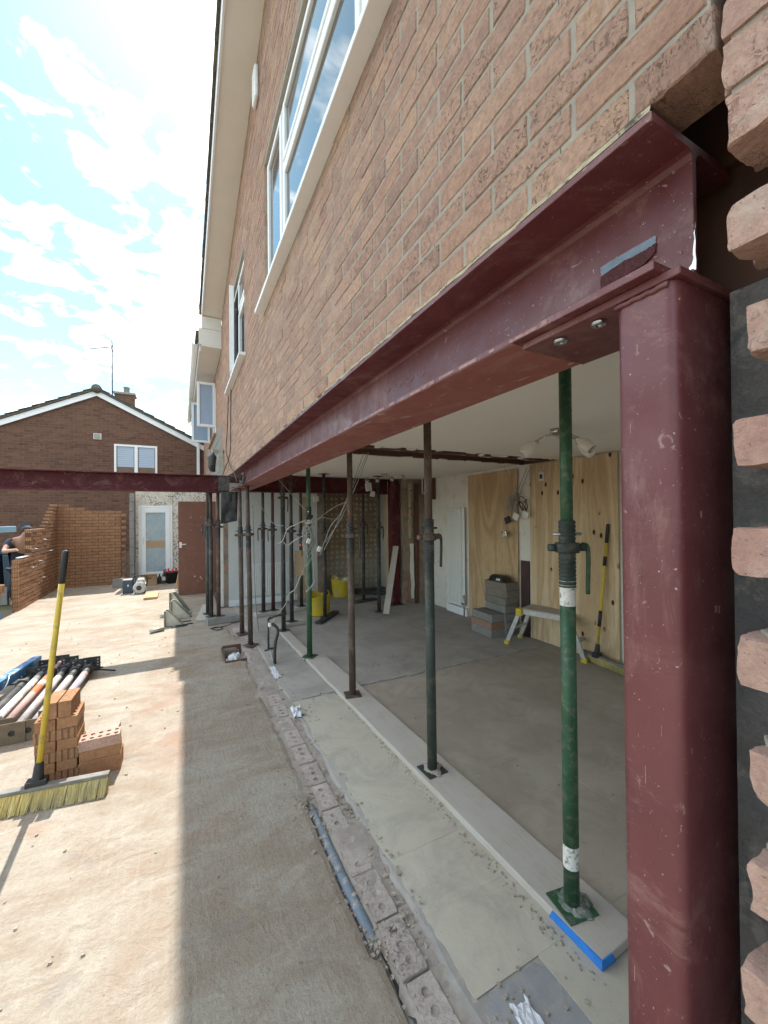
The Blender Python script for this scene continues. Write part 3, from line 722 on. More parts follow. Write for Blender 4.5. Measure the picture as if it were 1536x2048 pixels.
# windows of the gable wall
def window(name, parent, y0, y1, z0, z1, mull, transoms, depth=.035, sill=True, skip=()):
    fx0, fx1 = XW+depth, XW+depth+.07; m = MB(); t = .05
    m.box((fx0, y0, z0), (fx1, y0+t, z1)); m.box((fx0, y1-t, z0), (fx1, y1, z1)); m.box((fx0+.001, y0+t, z0), (fx1-.001, y1-t, z0+t)); m.box((fx0+.001, y0+t, z1-t), (fx1-.001, y1-t, z1))
    for q in mull: m.box((fx0+.002, q-.035, z0+t), (fx1-.002, q+.035, z1-t))
    wn_ = m.build(name, MT['upvc'], parent, bevel=.006)
    edges = [y0+t]+[v for q in mull for v in (q-.035, q+.035)]+[y1-t]
    for i in range(0, len(edges), 2):
        a, b = edges[i], edges[i+1]; lev = [z0+t]+([v for q in transoms[i//2] for v in (q-.03, q+.03)] if transoms[i//2] else [])+[z1-t]
        for q in (transoms[i//2] or []):
            tm = MB(); tm.box((fx0-.004, a, q-.03), (fx1-.003, b, q+.03)); tm.build('transom', MT['upvc'], wn_, bevel=.006)
        for j in range(0, len(lev), 2):
            if (i//2, j//2) in skip: continue
            c, d = lev[j], lev[j+1]; s = .045; f = MB(); gx = fx0-.012
            f.box((gx, a+.003, c+.003), (gx+.06, a+s, d-.003)); f.box((gx, b-s, c+.003), (gx+.06, b-.003, d-.003)); f.box((gx+.001, a+s, c+.003), (gx+.059, b-s, c+s)); f.box((gx+.001, a+s, d-s), (gx+.059, b-s, d-.003))
            f.build('casement_frame', MT['upvc'], wn_, bevel=.008)
            p = MB(); p.box((gx+.022, a+s-.004, c+s-.004), (gx+.038, b-s+.004, d-s+.004)); p.build('pane', MT['glass'], wn_)
    if sill:
        s_ = MB(); s_.prism([(XW-.075, y0-.09, z0-.045), (XW-.075, y0-.09, z0-.012), (XW+depth+.01, y0-.09, z0+.002), (XW+depth+.01, y0-.09, z0-.045)], (0, y1-y0+.18, 0)); s_.build('sill', MT['upvc'], wn_, bevel=.004, fix=True)
        r = MB(); r.box((XW+.001, y0, z0-.06), (fx1+.05, y1, z0-.046)); r.build('sill_bed', MT['mortar'], wn_)
    b = MB(); b.box((fx1+.02, y0, z0), (fx1+.04, y1, z1)); b.build('room_backing', MT['polythene'], wn_)
    return wn_
window('window', house, *W1, [1.55, 3.06], [None, [4.28], None], depth=.03)
w2 = window('window', house, *W2, [5.75], [[4.38], None], skip={(1, 0)})
m = MB(); oy = 6.44; m.box((XW-.46, oy, 3.64), (XW+.035, oy+.05, 3.70)); m.box((XW-.46, oy, 4.72), (XW+.035, oy+.05, 4.78)); m.box((XW-.46, oy+.001, 3.70), (XW-.40, oy+.049, 4.72)); m.box((XW-.025, oy+.001, 3.70), (XW+.035, oy+.049, 4.72))
# (the sash stands ajar, hinged at the far jamb)
ang = RAD(-14)
def rot_about(o, piv, a):
    off = ORIG[o.name]; P = Vector(piv)-off; o.matrix_local = Matrix.Translation(P) @ Matrix.Rotation(a, 4, 'Z') @ Matrix.Translation(-P)
def sash(parent, hinge_y, z0, z1, wd, a, name='open_casement'):
    """casement built along +y->-y from its hinge then swung out by a"""
    f = MB(); s = .055; x = XW; y1 = hinge_y; y0 = hinge_y-wd
    f.box((x, y0, z0), (x+.06, y0+s, z1)); f.box((x, y1-s, z0), (x+.06, y1, z1)); f.box((x+.001, y0+s, z0), (x+.059, y1-s, z0+s)); f.box((x+.001, y0+s, z1-s), (x+.059, y1-s, z1))
    o = f.build(name, MT['upvc'], parent, bevel=.006); rot_about(o, (x, hinge_y, 0), a)
    p = MB(); p.box((x+.022, y0+s-.003, z0+s-.003), (x+.036, y1-s+.003, z1-s+.003)); q = p.build('pane', MT['glass'], o)
    return o
sash(w2, 6.46, 3.62, 4.80, .66, RAD(-7))

# verge: soffit, barge board, tiles
def vbox(m, x0, x1, y0, y1, d0, d1):
    m.prism([(x0, y0, verge(y0)+d0), (x0, y1, verge(y1)+d0), (x0, y1, verge(y1)+d1), (x0, y0, verge(y0)+d1)], (x1-x0, 0, 0))
m = MB(); vbox(m, .375, XW+.02, -1.5, 8.0, 0, .015); m.build('soffit', MT['cream'], house, fix=True)
m = MB(); vbox(m, .352, .374, -1.5, 8.02, -.02, .19); m.build('barge_board', MT['upvc'], house, fix=True)
m = MB(); m.box((.352, 7.93, verge(8)-.22), (XW+.0025, 8.18, verge(8)-.001)); m.build('box_end', MT['cream'], house, bevel=.004)
m = MB(); vbox(m, .36, 5.0, -1.5, 8.15, .2, .26); roof = m.build('roof', MT['tile_roof'], house, fix=True)
y = -1.5
tv = None
while y < 8.2:
    m = MB(); a = y; b = min(y+.30, 8.25); zz = [verge(a), verge(b)]
    m.prism([(.318+jit(.008), a, zz[0]+.205+.035), (.318+jit(.008), b, zz[1]+.205), (.318, b, zz[1]+.222+jit(.004)), (.318, a, zz[0]+.255+jit(.004))], (.32, 0, 0))
    m.build('roof_tile', MT['tile_roof'], roof, fix=True); y += .245
m = MB()                                                        # dry weeds in the roof corner
for k in range(26):
    p = Vector((.36+jit(.03), 8.1+jit(.1), verge(8)+.17)); d = Vector((jit(.5)-.35, jit(.5), 1)).normalized(); m.tube([p, p+d*.10, p+d*.18+Vector((jit(.03), jit(.03), .02))], [.0025, .002, .001], 4)
tag(m.build('dry_weed', MT['rubble']), 'tuft of dry weeds sprouting at the low end of the gable roof', 'plant')
# far lower wing
m = MB(); m.box((XW+.006, 7.90, 0), (.955, 9.35, 4.72)); m.box((XW+.006, 9.35, 0), (.955, 11.3, 3.42)); m.box((XW+.006, 9.35, 4.6), (.955, 11.3, 4.72)); m.box((XW+.006, 11.3, 0), (.955, 15, 4.72))
wing = m.build('wing_wall', MT['mortar'], house)
bl = lay(-15, -7.905, ZC0-30*.075, 62, [(-11.3, -9.35, 3.42, 4.6), (-12.0, -8.0, 2.30, 3.36)], zmax=lambda s: 4.71)
brickwork(bl, (XW, 0, 0), -math.pi/2, MT['brick'], wing, 0)
for r in range(5):
    z0 = 2.31+r*.215; y = 8.0-(.22 if r % 2 else 0)
    while y < 12.0:
        a, b = max(y, 8.0), min(y+.44, 12.0)
        if b-a > .05:
            m = MB(); m.box((XW-.002+jit(.002), a+.004, z0+.004), (XW+.1, b-.006, min(z0+.207, 3.355))); m.build('concrete_block', MT['cement'], wing, bevel=.004)
        y += .44
m = MB(); m.box((XW-.05, 9.3, 3.40), (XW+.05, 11.4, 3.435)); m.build('timber_sill', MT['rawwood'], wing)
wn3 = window('window', house, 9.35, 11.3, 3.45, 4.6, [10.0, 10.65], [None, None, None], depth=.04, sill=False, skip={(0, 0), (2, 0)})
def square_sash(parent, y, z0, z1, x0, x1):
    f = MB(); s = .055
    f.box((x0, y, z0), (x0+s, y+.06, z1)); f.box((x1-s, y, z0), (x1, y+.06, z1)); f.box((x0+s, y+.001, z0), (x1-s, y+.059, z0+s)); f.box((x0+s, y+.001, z1-s), (x1-s, y+.059, z1))
    o = f.build('open_casement', MT['upvc'], parent, bevel=.006)
    p = MB(); p.box((x0+s-.003, y+.022, z0+s-.003), (x1-s+.003, y+.036, z1-s+.003)); p.build('pane', MT['pane_room'], o)
    return o
square_sash(wn3, 9.36, 3.56, 4.52, .315, XW-.005)
square_sash(wn3, 11.15, 3.52, 4.52, .25, XW-.005)
m = MB(); m.box((.34, 7.95, 4.74), (XW+.005, 15.2, 4.765)); m.build('soffit', MT['cream'], house)
m = MB(); m.box((.30, 7.945, 4.766), (XW+.003, 7.965, 5.059)); m.build('soffit_return', MT['cream'], house)
m = MB(); m.box((.315, 8.2, 4.73), (.339, 15.2, 4.90)); m.build('fascia', MT['upvc'], house)
m = MB(); vs = []; n = 9
for yv in (8.2, 15.3):
    for k in range(n): t = math.pi+math.pi*k/(n-1); vs.append((.255+.055*math.cos(t), yv, 4.90+.055*math.sin(t)))
m.add(vs, [(k, k+1, n+k+1, n+k) for k in range(n-1)], True); gut = m.build('gutter', MT['upvc'], house)
gut.modifiers.new('s', 'SOLIDIFY').thickness = .006
for yv in [8.6+.9*i for i in range(8)]:
    m = MB(); m.tube([(.255+.06*math.cos(math.pi+math.pi*k/8), yv, 4.90+.06*math.sin(math.pi+math.pi*k/8)) for k in range(9)], .009, 6); m.build('gutter_bracket', MT['upvc'], gut)
m = MB(); m.prism([(.25, 7.97, 4.93), (5, 7.97, 6.9), (5, 7.97, 7.0), (.25, 7.97, 5.0)], (0, 7.3, 0)); m.build('wing_roof', MT['tile_roof'], house, fix=True)
# cream alarm box high on the gable
m = MB(); m.box((XW-.045, 3.88, 5.62), (XW-.001, 4.04, 5.93)); m.build('alarm_box', MT['upvc'], house, bevel=.02)
# interior shell
m = MB(); m.box((.93, 1.05, 2.285), (4.35, 3.39, 2.46)); m.box((.97, .372, 2.285), (4.35, 1.049, 2.46)); m.box((1.242, -3.1, 2.285), (4.35, .371, 2.46)); m.box((.96, -3.1, 2.285), (1.241, -.302, 2.46)); m.box((.96, 3.98, 2.285), (4.35, 8.5, 2.46)); ceil = m.build('ceiling', MT['ceiling'], house)
m = MB(); m.box((.926, .30, 2.286), (.968, 1.049, 2.9)); m.build('trimmer_joist', MT['timber_dark'], house)
m = MB(); m.box((.80, 3.2, 2.461), (4.35, 4.1, 2.6)); m.box((4.1, 3.392, 2.2855), (4.32, 3.978, 2.459)); m.build('floor_boards_above', MT['timber_dark'], house)
m = MB(); m.box((.96, 3.58, 2.30), (4.09, 3.64, 2.459)); m.build('joist', MT['timber_dark'], house, bevel=.004)
m = MB(); m.box((.96, 3.395, 2.30), (4.09, 3.43, 2.459)); m.build('joist', MT['timber_dark'], house)
m = MB(); m.box((.96, 3.80, 2.33), (4.09, 3.86, 2.459)); m.box((.96, 3.93, 2.288), (4.09, 3.977, 2.459)); m.build('joist', MT['timber_dark'], house)
m = MB()
for base, sg in ((3.39, 1), (3.98, -1), (3.66, 1)):
    x = .98
    while x < 4.05:
        l = random.uniform(.04, .3); d = random.uniform(.01, .07)
        if random.random() < .7:
            y0 = base; y1 = base+sg*d; z0 = 2.2845-random.uniform(0, .012) if base != 3.66 else 2.31; pts = [(x, y0, z0), (x+l, y0, z0), (x+l-random.uniform(0, .3)*l, y1, z0-jit(.006)), (x+random.uniform(0, .4)*l, y1+jit(.01), z0)]; m.prism(pts, (0, 0, .011))
        x += l+random.uniform(.0, .1)
m.build('broken_plaster_edge', MT['ceiling'], house, kind='stuff', fix=True)
m = MB(); m.box((4.1, -3.1, 0), (4.32, 6.2, 2.284)); m.build('side_wall', MT['plaster'], house)
m = MB(); m.box((4.1, 6.2, 0), (4.32, 8.4, 2.285)); m.build('side_wall', MT['plaster_grey'], house)
m = MB(); m.box((.76, 7.72, 0), (2.42, 7.90, 2.285)); bw = m.build('back_wall', MT['plaster_grey'], house)
m = MB(); m.box((.765, 7.70, 0), (2.42, 7.719, .11)); m.build('skirting', MT['upvc'], bw, bevel=.003)
m = MB(); m.box((2.42, 8.25, 0), (4.1, 8.4, 2.285)); m.build('stripped_wall', MT['dabs'], house)
m = MB(); m.box((2.30, 7.735, 0), (2.56, 8.249, 2.285)); m.build('chimney_nib', MT['torn'], house, bevel=.01)
m = MB(); vs = []
for k in range(24): vs.append((3.60+.03*mnoise.noise((k*.9, 0, 0)), 6.32, k*2.285/23))
m.prism(vs+[(4.099, 6.32, 2.285), (4.099, 6.32, 0)], (0, .14, 0)); m.build('torn_wall_nib', MT['torn'], house, fix=True)
m = MB(); m.box((.80, -3.1, 0), (1.3, -3.0, 2.284)); m.box((3.9, -3.1, 0), (4.32, -3.0, 2.284)); m.box((1.3, -3.1, 0), (3.9, -3.0, .5)); m.box((1.3, -3.1, 2.15), (3.9, -3.0, 2.284)); m.build('unseen_front_wall', MT['plaster'], house)  # unseen end wall; its window opening is invented to light the room
m = MB(); m.box((XW, 7.735, 0), (.759, 7.898, 2.285)); m.build('door_jamb', MT['torn'], house, bevel=.006)
m = MB(); m.box((.60, 7.77, 0), (XW-.003, 7.90, 2.27)); m.build('jamb_plaster', MT['plaster'], house, bevel=.004)
for (xa, xb, za, zb, mt_, nm) in ((3.70, 3.76, 1.2, 2.2, 'packing', 'plaster_strip'), (3.73, 3.80, .1, 1.1, 'plaster', 'plaster_strip'), (3.66, 3.70, 1.75, 2.1, 'block_orange', 'brick_remnant'), (3.68, 3.73, .05, .55, 'block_orange', 'brick_remnant'), (3.82, 3.90, 0, 2.2, 'timber_dark', 'dark_gap_strip')):  # last entry is a dark strip standing for a shaded gap
    m = MB(); pts = []
    for q in range(9): pts.append((xa+jit(.012), 6.318, za+(zb-za)*q/8))
    for q in range(9): pts.append((xb+jit(.012), 6.318, zb-(zb-za)*q/8))
    m.prism(pts, (0, -.02-abs(jit(.015)), 0)); m.build(nm, MT[mt_], house, fix=True)
# plywood boarding on the side wall: one thing for each sheet
def ply(y0, y1, z1, mat, label):
    m = MB(); m.box((4.068, y0, .012), (4.086, y1, z1)); return tag(m.build('plywood_sheet', mat, bevel=.002), label, 'plywood', 'plywood sheets boarding up the wall')
ply(4.02, 5.06, 2.24, MT['ply2'], 'darker plywood sheet behind the stacked blocks and hanging wires')
ply(2.62, 3.80, 2.27, MT['ply'], 'knotty pale plywood sheet behind the step platform and leaning broom')
m = MB(); m.box((4.075, 3.84, 0), (4.099, 3.98, 1.0)); m.build('exposed_brick_strip', MT['maroon'], house)
m = MB(); m.box((4.09, 2.40, 0), (4.099, 2.58, 2.0)); m.build('door_edge_strip', MT['plaster'], house)
m = MB(); m.box((3.82, 7.0, .01), (3.842, 7.5, 2.24)); tag(m.build('plywood_sheet', MT['ply']), 'narrow pale plywood board standing left of the inner red column', 'plywood', 'plywood sheets boarding up the wall')

# ------------------------------------------------------------------ steelwork
def ibeam(name, label, a, b, w_, h_, zb, mat, axis='y', tf=.0155, tw=.010, rr=.014, group='red oxide steel beams'):
    """a,b ends along axis; w_ = (centre in the other axis, flange width)"""
    c, fw = w_; hw = fw/2
    right = [(tw/2, zb+tf+rr), (tw/2+rr*.3, zb+tf+rr*.3), (tw/2+rr, zb+tf), (hw, zb+tf-.001), (hw, zb)]
    prof = [(-hw, zb), (-hw, zb+tf-.001), (-tw/2-rr, zb+tf), (-tw/2-rr*.3, zb+tf+rr*.3), (-tw/2, zb+tf+rr),
            (-tw/2, zb+h_-tf-rr), (-tw/2-rr*.3, zb+h_-tf-rr*.3), (-tw/2-rr, zb+h_-tf), (-hw, zb+h_-tf+.001), (-hw, zb+h_),
            (hw, zb+h_), (hw, zb+h_-tf+.001), (tw/2+rr, zb+h_-tf), (tw/2+rr*.3, zb+h_-tf-rr*.3), (tw/2, zb+h_-tf-rr)]+right
    m = MB()
    if axis == 'y': m.prism([(c+u, a, z) for u, z in prof], (0, b-a, 0)); loc = (c, (a+b)/2, zb)
    else: m.prism([(a, c+u, z) for u, z in prof], (b-a, 0, 0)); loc = ((a+b)/2, c, zb)
    r = empty(name, loc, label, 'steel beam', group)
    m.build('beam_section', mat, r, fix=True, bevel=.0012, seg=1); return r
ZB = 2.016
mb = ibeam('steel_beam', 'long dark red steel beam carrying the brick wall above the opening', .368, 6.44, (.797, .254), .254, ZB, MT['red'])
m = MB(); y = .372                                               # paint worn off the lower flange edge
while y < 6.3:
    l = random.uniform(.01, .09)
    if random.random() < .55: m.box((.6692, y, ZB+.0015+abs(jit(.003))), (.6702, y+l, ZB+.013-abs(jit(.004))))
    y += l+random.uniform(.0, .05)
m.build('worn_flange_edge', MT['worn_edge'], mb)
m = MB(); m.box((.6712, .672, ZB-.0011), (.9225, 6.43, ZB-.0003)); m.build('bounce_lit_smeared_face', MT['underside'], mb)  # underside sheet: ground bounce put into its red, plus plaster smears
# torn label remnant on the web
XWEB = .7915
def webpt(px, py): return PX(px, py, XWEB)
def patch(name, pts, mat, th=.0015, parent=mb):
    m = MB(); q = []
    for i, (a, b) in enumerate(zip(pts, pts[1:]+pts[:1])):
        A, B = webpt(*a), webpt(*b)
        for t in (0, .2, .4, .6, .8):
            p = A.lerp(B, t); q.append((XWEB-.0002, p.y+jit(.0012), p.z+jit(.0012)))
    m.prism(q, (-th, 0, 0)); return m.build(name, mat, parent, fix=True)
patch('label_remnant', [(1202, 535), (1312, 470), (1313, 486), (1290, 502), (1250, 522), (1203, 553)], MT['bluegrey'])
patch('glue_residue', [(1203, 555), (1250, 523), (1290, 503), (1313, 487), (1312, 505), (1290, 528), (1240, 558), (1203, 580)], MT['gluered'], .003)
patch('bare_edge', [(1386, 498), (1391, 445), (1393, 540), (1378, 540), (1386, 525)], MT['bright_steel'], .0008)
for (px, py, s) in ((1345, 345, 7), (1330, 372, 6), (1360, 505, 6), (1310, 515, 4), (1270, 388, 4), (1368, 420, 4)):
    patch('paint_chip', [(px-s, py), (px, py-s*.5), (px+s, py-s*.3), (px+s*.4, py+s*.5)], MT['worn_edge'], .0006)
m = MB()                                                        # faint chalk loops
for (px, py) in ((842, 742), (820, 752), (798, 765), (775, 775)):
    c = webpt(px, py); m.tube([(XWEB-.001, c.y+.030*math.cos(t)*(-1), c.z+.022*math.sin(t)) for t in [math.pi*(.05+.9*(1+k/9)) for k in range(10)]], .0012, 5)
m.build('chalk_mark', MT['chalk'], mb)
# near column
cc = empty('steel_column', (.795, .40, 0), 'near dark red hollow steel column at the right, under the beam end', 'steel column', 'steel columns')
def rrect(x0, x1, y0, y1, r, n=6):
    out = []
    for (cx_, cy_, a0) in ((x1-r, y1-r, 0), (x0+r, y1-r, 90), (x0+r, y0+r, 180), (x1-r, y0+r, 270)):
        for k in range(n+1): t = RAD(a0+90*k/n); out.append((cx_+r*math.cos(t), cy_+r*math.sin(t)))
    return out
def column(parent, x0, x1, y0, y1, z0, z1, mat, r=.018):
    m = MB(); pts = rrect(x0, x1, y0, y1, r); n = len(pts)
    m.add([(x, y, z0) for x, y in pts]+[(x, y, z1) for x, y in pts], [(k, (k+1) % n, n+(k+1) % n, n+k) for k in range(n)], True)
    m.add([(x, y, z1) for x, y in pts], [tuple(range(n))]); return m.build('shaft', mat, parent)
CX0, CX1, CY0, CY1 = .697, .893, .350, .450
column(cc, CX0, CX1, CY0, CY1, -.09, 2.0005, MT['red'])
m = MB(); m.box((.693, .342, 2.0015), (.90, .665, 2.0155)); cap = m.build('cap_plate', MT['red'], cc, bevel=.0015, seg=1)
for (x, y) in ((.725, .50), (.725, .588)):
    m = MB(); m.lathe([(0, 0), (.0135, 0), (.0145, -.003), (.0125, -.0075), (.005, -.0085), (.005, -.005), (0, -.005)], (x, y, 2.0012), 20); m.build('bolt', MT['bright_steel'], cap)
m = MB(); m.tube([(CX0-.001, CY0+.01+.008*k, 1.995+jit(.0015)) for k in range(12)], .005, 6); m.build('weld_bead', MT['red'], cc)
m = MB()                                                        # scuffs on the column faces
for _ in range(7):
    z = random.uniform(.3, 1.9); y = random.uniform(CY0+.025, CY1-.02); m.box((CX0-.0003, y, z), (CX0+.001, y+random.uniform(.0005, .0012), z+random.uniform(.006, .03)))
for (a, b, c) in ((.80, 1.46, .006), (.812, 1.458, .004), (.76, 1.62, .003)): m.box((a, CY0-.0003, b), (a+c, CY0+.001, b+.012))
m.build('paint_scuffs', MT['worn_edge'], cc)
# cross beams and inner column
YB = 6.6
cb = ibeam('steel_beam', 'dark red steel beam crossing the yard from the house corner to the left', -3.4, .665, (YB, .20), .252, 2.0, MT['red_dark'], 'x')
m = MB(); m.box((.50, YB-.105, 2.02), (.66, YB-.10, 2.235)); m.build('end_plate', MT['darksteel'], cb)
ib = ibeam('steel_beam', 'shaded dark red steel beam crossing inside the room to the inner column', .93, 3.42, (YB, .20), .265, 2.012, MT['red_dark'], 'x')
ic = empty('steel_column', (3.5, YB-.1, 0), 'inner dark red steel column in the shadow at the back of the room', 'steel column', 'steel columns')
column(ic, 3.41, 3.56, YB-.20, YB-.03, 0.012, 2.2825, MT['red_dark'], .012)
m = MB(); m.box((3.34, YB-.28, .001), (3.63, YB+.05, .0115)); m.build('base_plate', MT['darksteel'], ic)

# ------------------------------------------------------------------ adjustable props
def prop(label, x, y, z0, z1, col_z, low, up, ang=0., lean=(0, 0), r=.030, ru=.0242, extra=None, thread=(.17, .0), cat='prop', plate=True):
    t = empty('steel_prop', (x, y, z0), label, cat, 'adjustable steel props')
    X0 = Vector((x, y, z0)); X1 = Vector((x+lean[0], y+lean[1], z1)); d = (X1-X0)
    def at(z): return X0+d*((z-z0)/(z1-z0))
    m = MB(); m.tube([at(z0+.006), at(col_z-.03)], r, 20); m.build('outer_tube', low, t)
    m = MB(); m.tube([at(col_z-.03), at(z1-.008)], ru, 20); m.build('inner_tube', up, t)
    m = MB(); zs = col_z-.16; pts = []; rs = []
    n = 34
    for k in range(n): pts.append(at(zs+.27*k/(n-1))); rs.append(r+.0005 if k % 2 else r+.004)
    m.tube(pts, rs, 20, smooth=False); m.build('screw_thread', MT['darksteel'] if low is not MT['green'] else MT['darkgreen'], t)
    m = MB(); M4 = Matrix.Rotation(ang, 3, 'Z')
    m.lathe([(r+.003, -.02), (r+.016, -.02), (r+.019, -.012), (r+.019, .012), (r+.016, .02), (r+.003, .02)], at(col_z), 24)
    for s in (-1, 1):
        o = M4@Vector((s*(r+.03), 0, 0)); m.lathe([(.0, -.014), (.016, -.014), (.018, -.006), (.018, .006), (.016, .014), (0, .014)], at(col_z)+o, 14)
    cl = m.build('collar_nut', MT['darkgreen'] if low is MT['green'] else MT['rust'], t)
    h = at(col_z)+M4@Vector((r+.036, 0, 0)); m = MB()
    m.tube(smooth_path([h+M4@Vector((-.01, 0, .012)), h+M4@Vector((.012, 0, .008)), h+M4@Vector((.018, 0, -.03)), h+M4@Vector((.017, .0, -.10)), h+M4@Vector((.016, .004, -.19))], 4), .0085, 8); m.build('handle', low if low is MT['green'] else MT['darksteel'], t)
    m = MB(); q = at(col_z+.055); o = M4@Vector((.06, .01, 0)); m.tube([q-o, q+o], .0065, 8); m.build('pin', MT['bright_steel'] if low is MT['green'] else MT['darksteel'], t)
    for zc_, nm in ((z0, 'base_plate'), (z1-.007, 'top_plate')):
        p = at(zc_); a2 = ang*.6+.15; m = MB(); m.box((p.x-.07, p.y-.07, zc_+.0005), (p.x+.07, p.y+.07, zc_+.0065), a2); m.build(nm, low if nm == 'base_plate' else up, t, bevel=.001, seg=1)
    if up is MT['green'] or up is MT['rust']:
        m = MB()
        for k in range(6):
            zz = col_z+.16+.10*k
            if zz < z1-.05: q = at(zz); o = M4@Vector((ru+.0004, 0, 0)).normalized(); m.tube([q+o*(ru-.001), q+o*(ru+.0006)], .006, 10)
        if m.f: m.build('pin_holes', MT['black'], t)
    if extra:
        for (za, zb_, mt_, nm) in extra:
            m = MB(); rr = (r if za < col_z else ru)+.0008; n = 10; pts = [at(za+(zb_-za)*k/n) for k in range(n+1)]; m.tube(pts, rr, 20, caps=False); m.build(nm, mt_, t)
    return t
BD = .042   # top of the sole board
CE = 2.284
prop('bright green steel prop nearest the red column, with a white band', 1.405, 1.12, BD, CE, 1.49, MT['green'], MT['green'], RAD(-30), extra=[(1.255, 1.37, MT['whitepaint'], 'white_band'), (.20, .29, MT['whitepaint'], 'paint_scrap')])
prop('second prop along the board, brown upper tube over dark green', 1.385, 2.10, BD, CE, 1.49, MT['darkgreen'], MT['rust'], RAD(-10), (-.012, 0))
prop('third prop along the board, all rusty brown', 1.345, 3.30, BD, CE, 1.45, MT['rust'], MT['rust'], RAD(-35), (-.01, 0))
prop('fourth prop along the board, green, tangled with loose wires', 1.285, 4.42, BD, CE, 1.62, MT['green'], MT['green'], RAD(60))
prop('dark prop standing just behind the green wire-tangled prop', 1.262, 5.60, BD, CE, 1.88, MT['darksteel'], MT['rust'], RAD(20))
prop('slim rusty prop right under the beam, left of its pair', .745, 5.85, .006, ZB, 1.37, MT['rust'], MT['rust'], RAD(0), (-.02, 0))
prop('slim rusty prop right under the beam, right of its pair', .775, 5.28, .006, ZB, 1.40, MT['rust'], MT['rust'], RAD(200), (-.03, 0))
prop('dark steel prop in front of the radiator, on a left timber packer', 1.20, 6.78, .062, CE, 1.42, MT['darksteel'], MT['darkgreen'], RAD(190))
prop('maroon topped prop in front of the radiator, on a timber packer', 1.362, 6.80, .062, CE, 1.40, MT['maroon'], MT['maroon'], RAD(195))
prop('dark prop on a short timber packer right of the radiator', 1.47, 5.98, .052, CE, 1.40, MT['darksteel'], MT['darksteel'], RAD(175))
prop('dark prop with an orange painted band by the back wall', 1.868, 6.91, .052, CE, 1.30, MT['darksteel'], MT['darksteel'], RAD(10), extra=[(1.10, 1.24, MT['orange'], 'orange_band')])
prop('dark prop on a black timber packer beside the front yellow tub', 2.0, 6.02, .042, CE, 1.35, MT['darksteel'], MT['darksteel'], RAD(30))
prop('dark prop in front of the stripped wall, left of the leaning plank', 3.07, 6.93, .032, CE, 1.45, MT['darksteel'], MT['darksteel'], RAD(0))
prop('dark prop right beside the leaning plank and inner column', 2.964, 6.06, .006, CE, 1.42, MT['darksteel'], MT['darksteel'], RAD(-15))
prop('leftmost dark prop of three standing by the brown door', .385, 7.2, .032, 2.2, 1.52, MT['darkgreen'], MT['rust'], RAD(150))
prop('middle black prop of three standing by the brown door', .405, 6.69, .098, 2.0, 1.50, MT['darksteel'], MT['darksteel'], RAD(160))
prop('rightmost brown prop of three standing by the brown door', .508, 6.66, .098, 2.0, 1.47, MT['rust'], MT['rust'], RAD(180))
m = MB(); m.box((.3, 7.12, 2.2005), (1.5, 7.28, 2.27)); tag(m.build('needle_timber', MT['timber_dark']), 'timber needle lying across the tops of the props by the house corner', 'timber')

def clump(c, r, seed, label):
    m = MB(); n, k_ = 22, 6; vs = []; fs = []
    for i in range(k_):
        for q in range(n):
            t = 2*math.pi*q/n; rr = r*(1-.12*i)*(.75+.5*mnoise.noise((math.cos(t)*1.6+seed, math.sin(t)*1.6, seed))+.12*mnoise.noise((math.cos(t)*6, math.sin(t)*6, seed))) if i < 4 else .034-.002*i
            vs.append((c[0]+rr*math.cos(t), c[1]+rr*math.sin(t), c[2]+(0, .003, .005, .007, .011, .02)[i]+.003*mnoise.noise((q*.9, i, seed))*(i > 0)))
    for i in range(k_-1):
        for q in range(n): p = (q+1) % n; fs.append((i*n+q, i*n+p, (i+1)*n+p, (i+1)*n+q))
    m.add(vs, fs, False); return tag(m.build('dried_mortar', MT['rubble_green'] if seed == 2 else MT['rubble']), label, 'mortar')
MT['rubble_green'] = plain('mortar_on_green_paint', (.20,.22,.20), (.06,.11,.075), 26, .8, 0, .7, 90, dirt=(.36,.34,.31), dscale=20)
clump((1.41, 1.12, BD+.005), .09, 2, 'dried mortar caked round the foot of the bright green prop')
clump((1.388, 2.10, BD+.005), .08, 5, 'dried mortar caked round the foot of the second prop')

# sole boards and packers
def board(name, label, p0, p1, wd, z0, z1, mat, cat='board', bevel=.004):
    p0, p1 = Vector(p0), Vector(p1); d = (p1-p0).normalized(); n = Vector((d.y, -d.x, 0)); L = (p1-p0).length; k = max(2, int(L/.12)); m = MB(); vs = []; fs = []
    for i in range(k+1):
        c = p0+d*(L*i/k); j0, j1 = jit(.002), jit(.002)
        for (s, z) in ((-1, z0), (1, z0), (1, z1), (-1, z1)): q = c+n*(s*wd/2+(j0 if s < 0 else j1)); vs.append((q.x, q.y, z+(jit(.0008) if z == z1 else 0)))
    for i in range(k):
        for a in range(4): b = (a+1) % 4; fs.append((i*4+a, i*4+b, i*4+4+b, i*4+4+a))
    fs += [(3, 2, 1, 0), tuple(k*4+a for a in range(4))]; m.add(vs, fs)
    return tag(m.build(name, mat, bevel=bevel, fix=True), label, cat)
sb = empty('sole_board', (1.39, 2.7, 0), 'long dusty timber sole board with a blue painted end, under the row of props', 'board')
o = board('plank', '', (1.437, .935, 0), (1.345, 4.42, 0), .225, .004, BD, MT['board'], None)
del_keys = [k for k in ('category', 'label') if k in o.keys()]
o.parent = sb; o.matrix_parent_inverse = sb.matrix_world.inverted() if False else Matrix.Translation(-Vector(sb.location))
m = MB(); m.prism([(1.3145, 1.155, .006), (1.3205, .931, .006), (1.3205, .931, BD-.0005), (1.3148, 1.14, BD-.0012)], (.006, 0, 0))
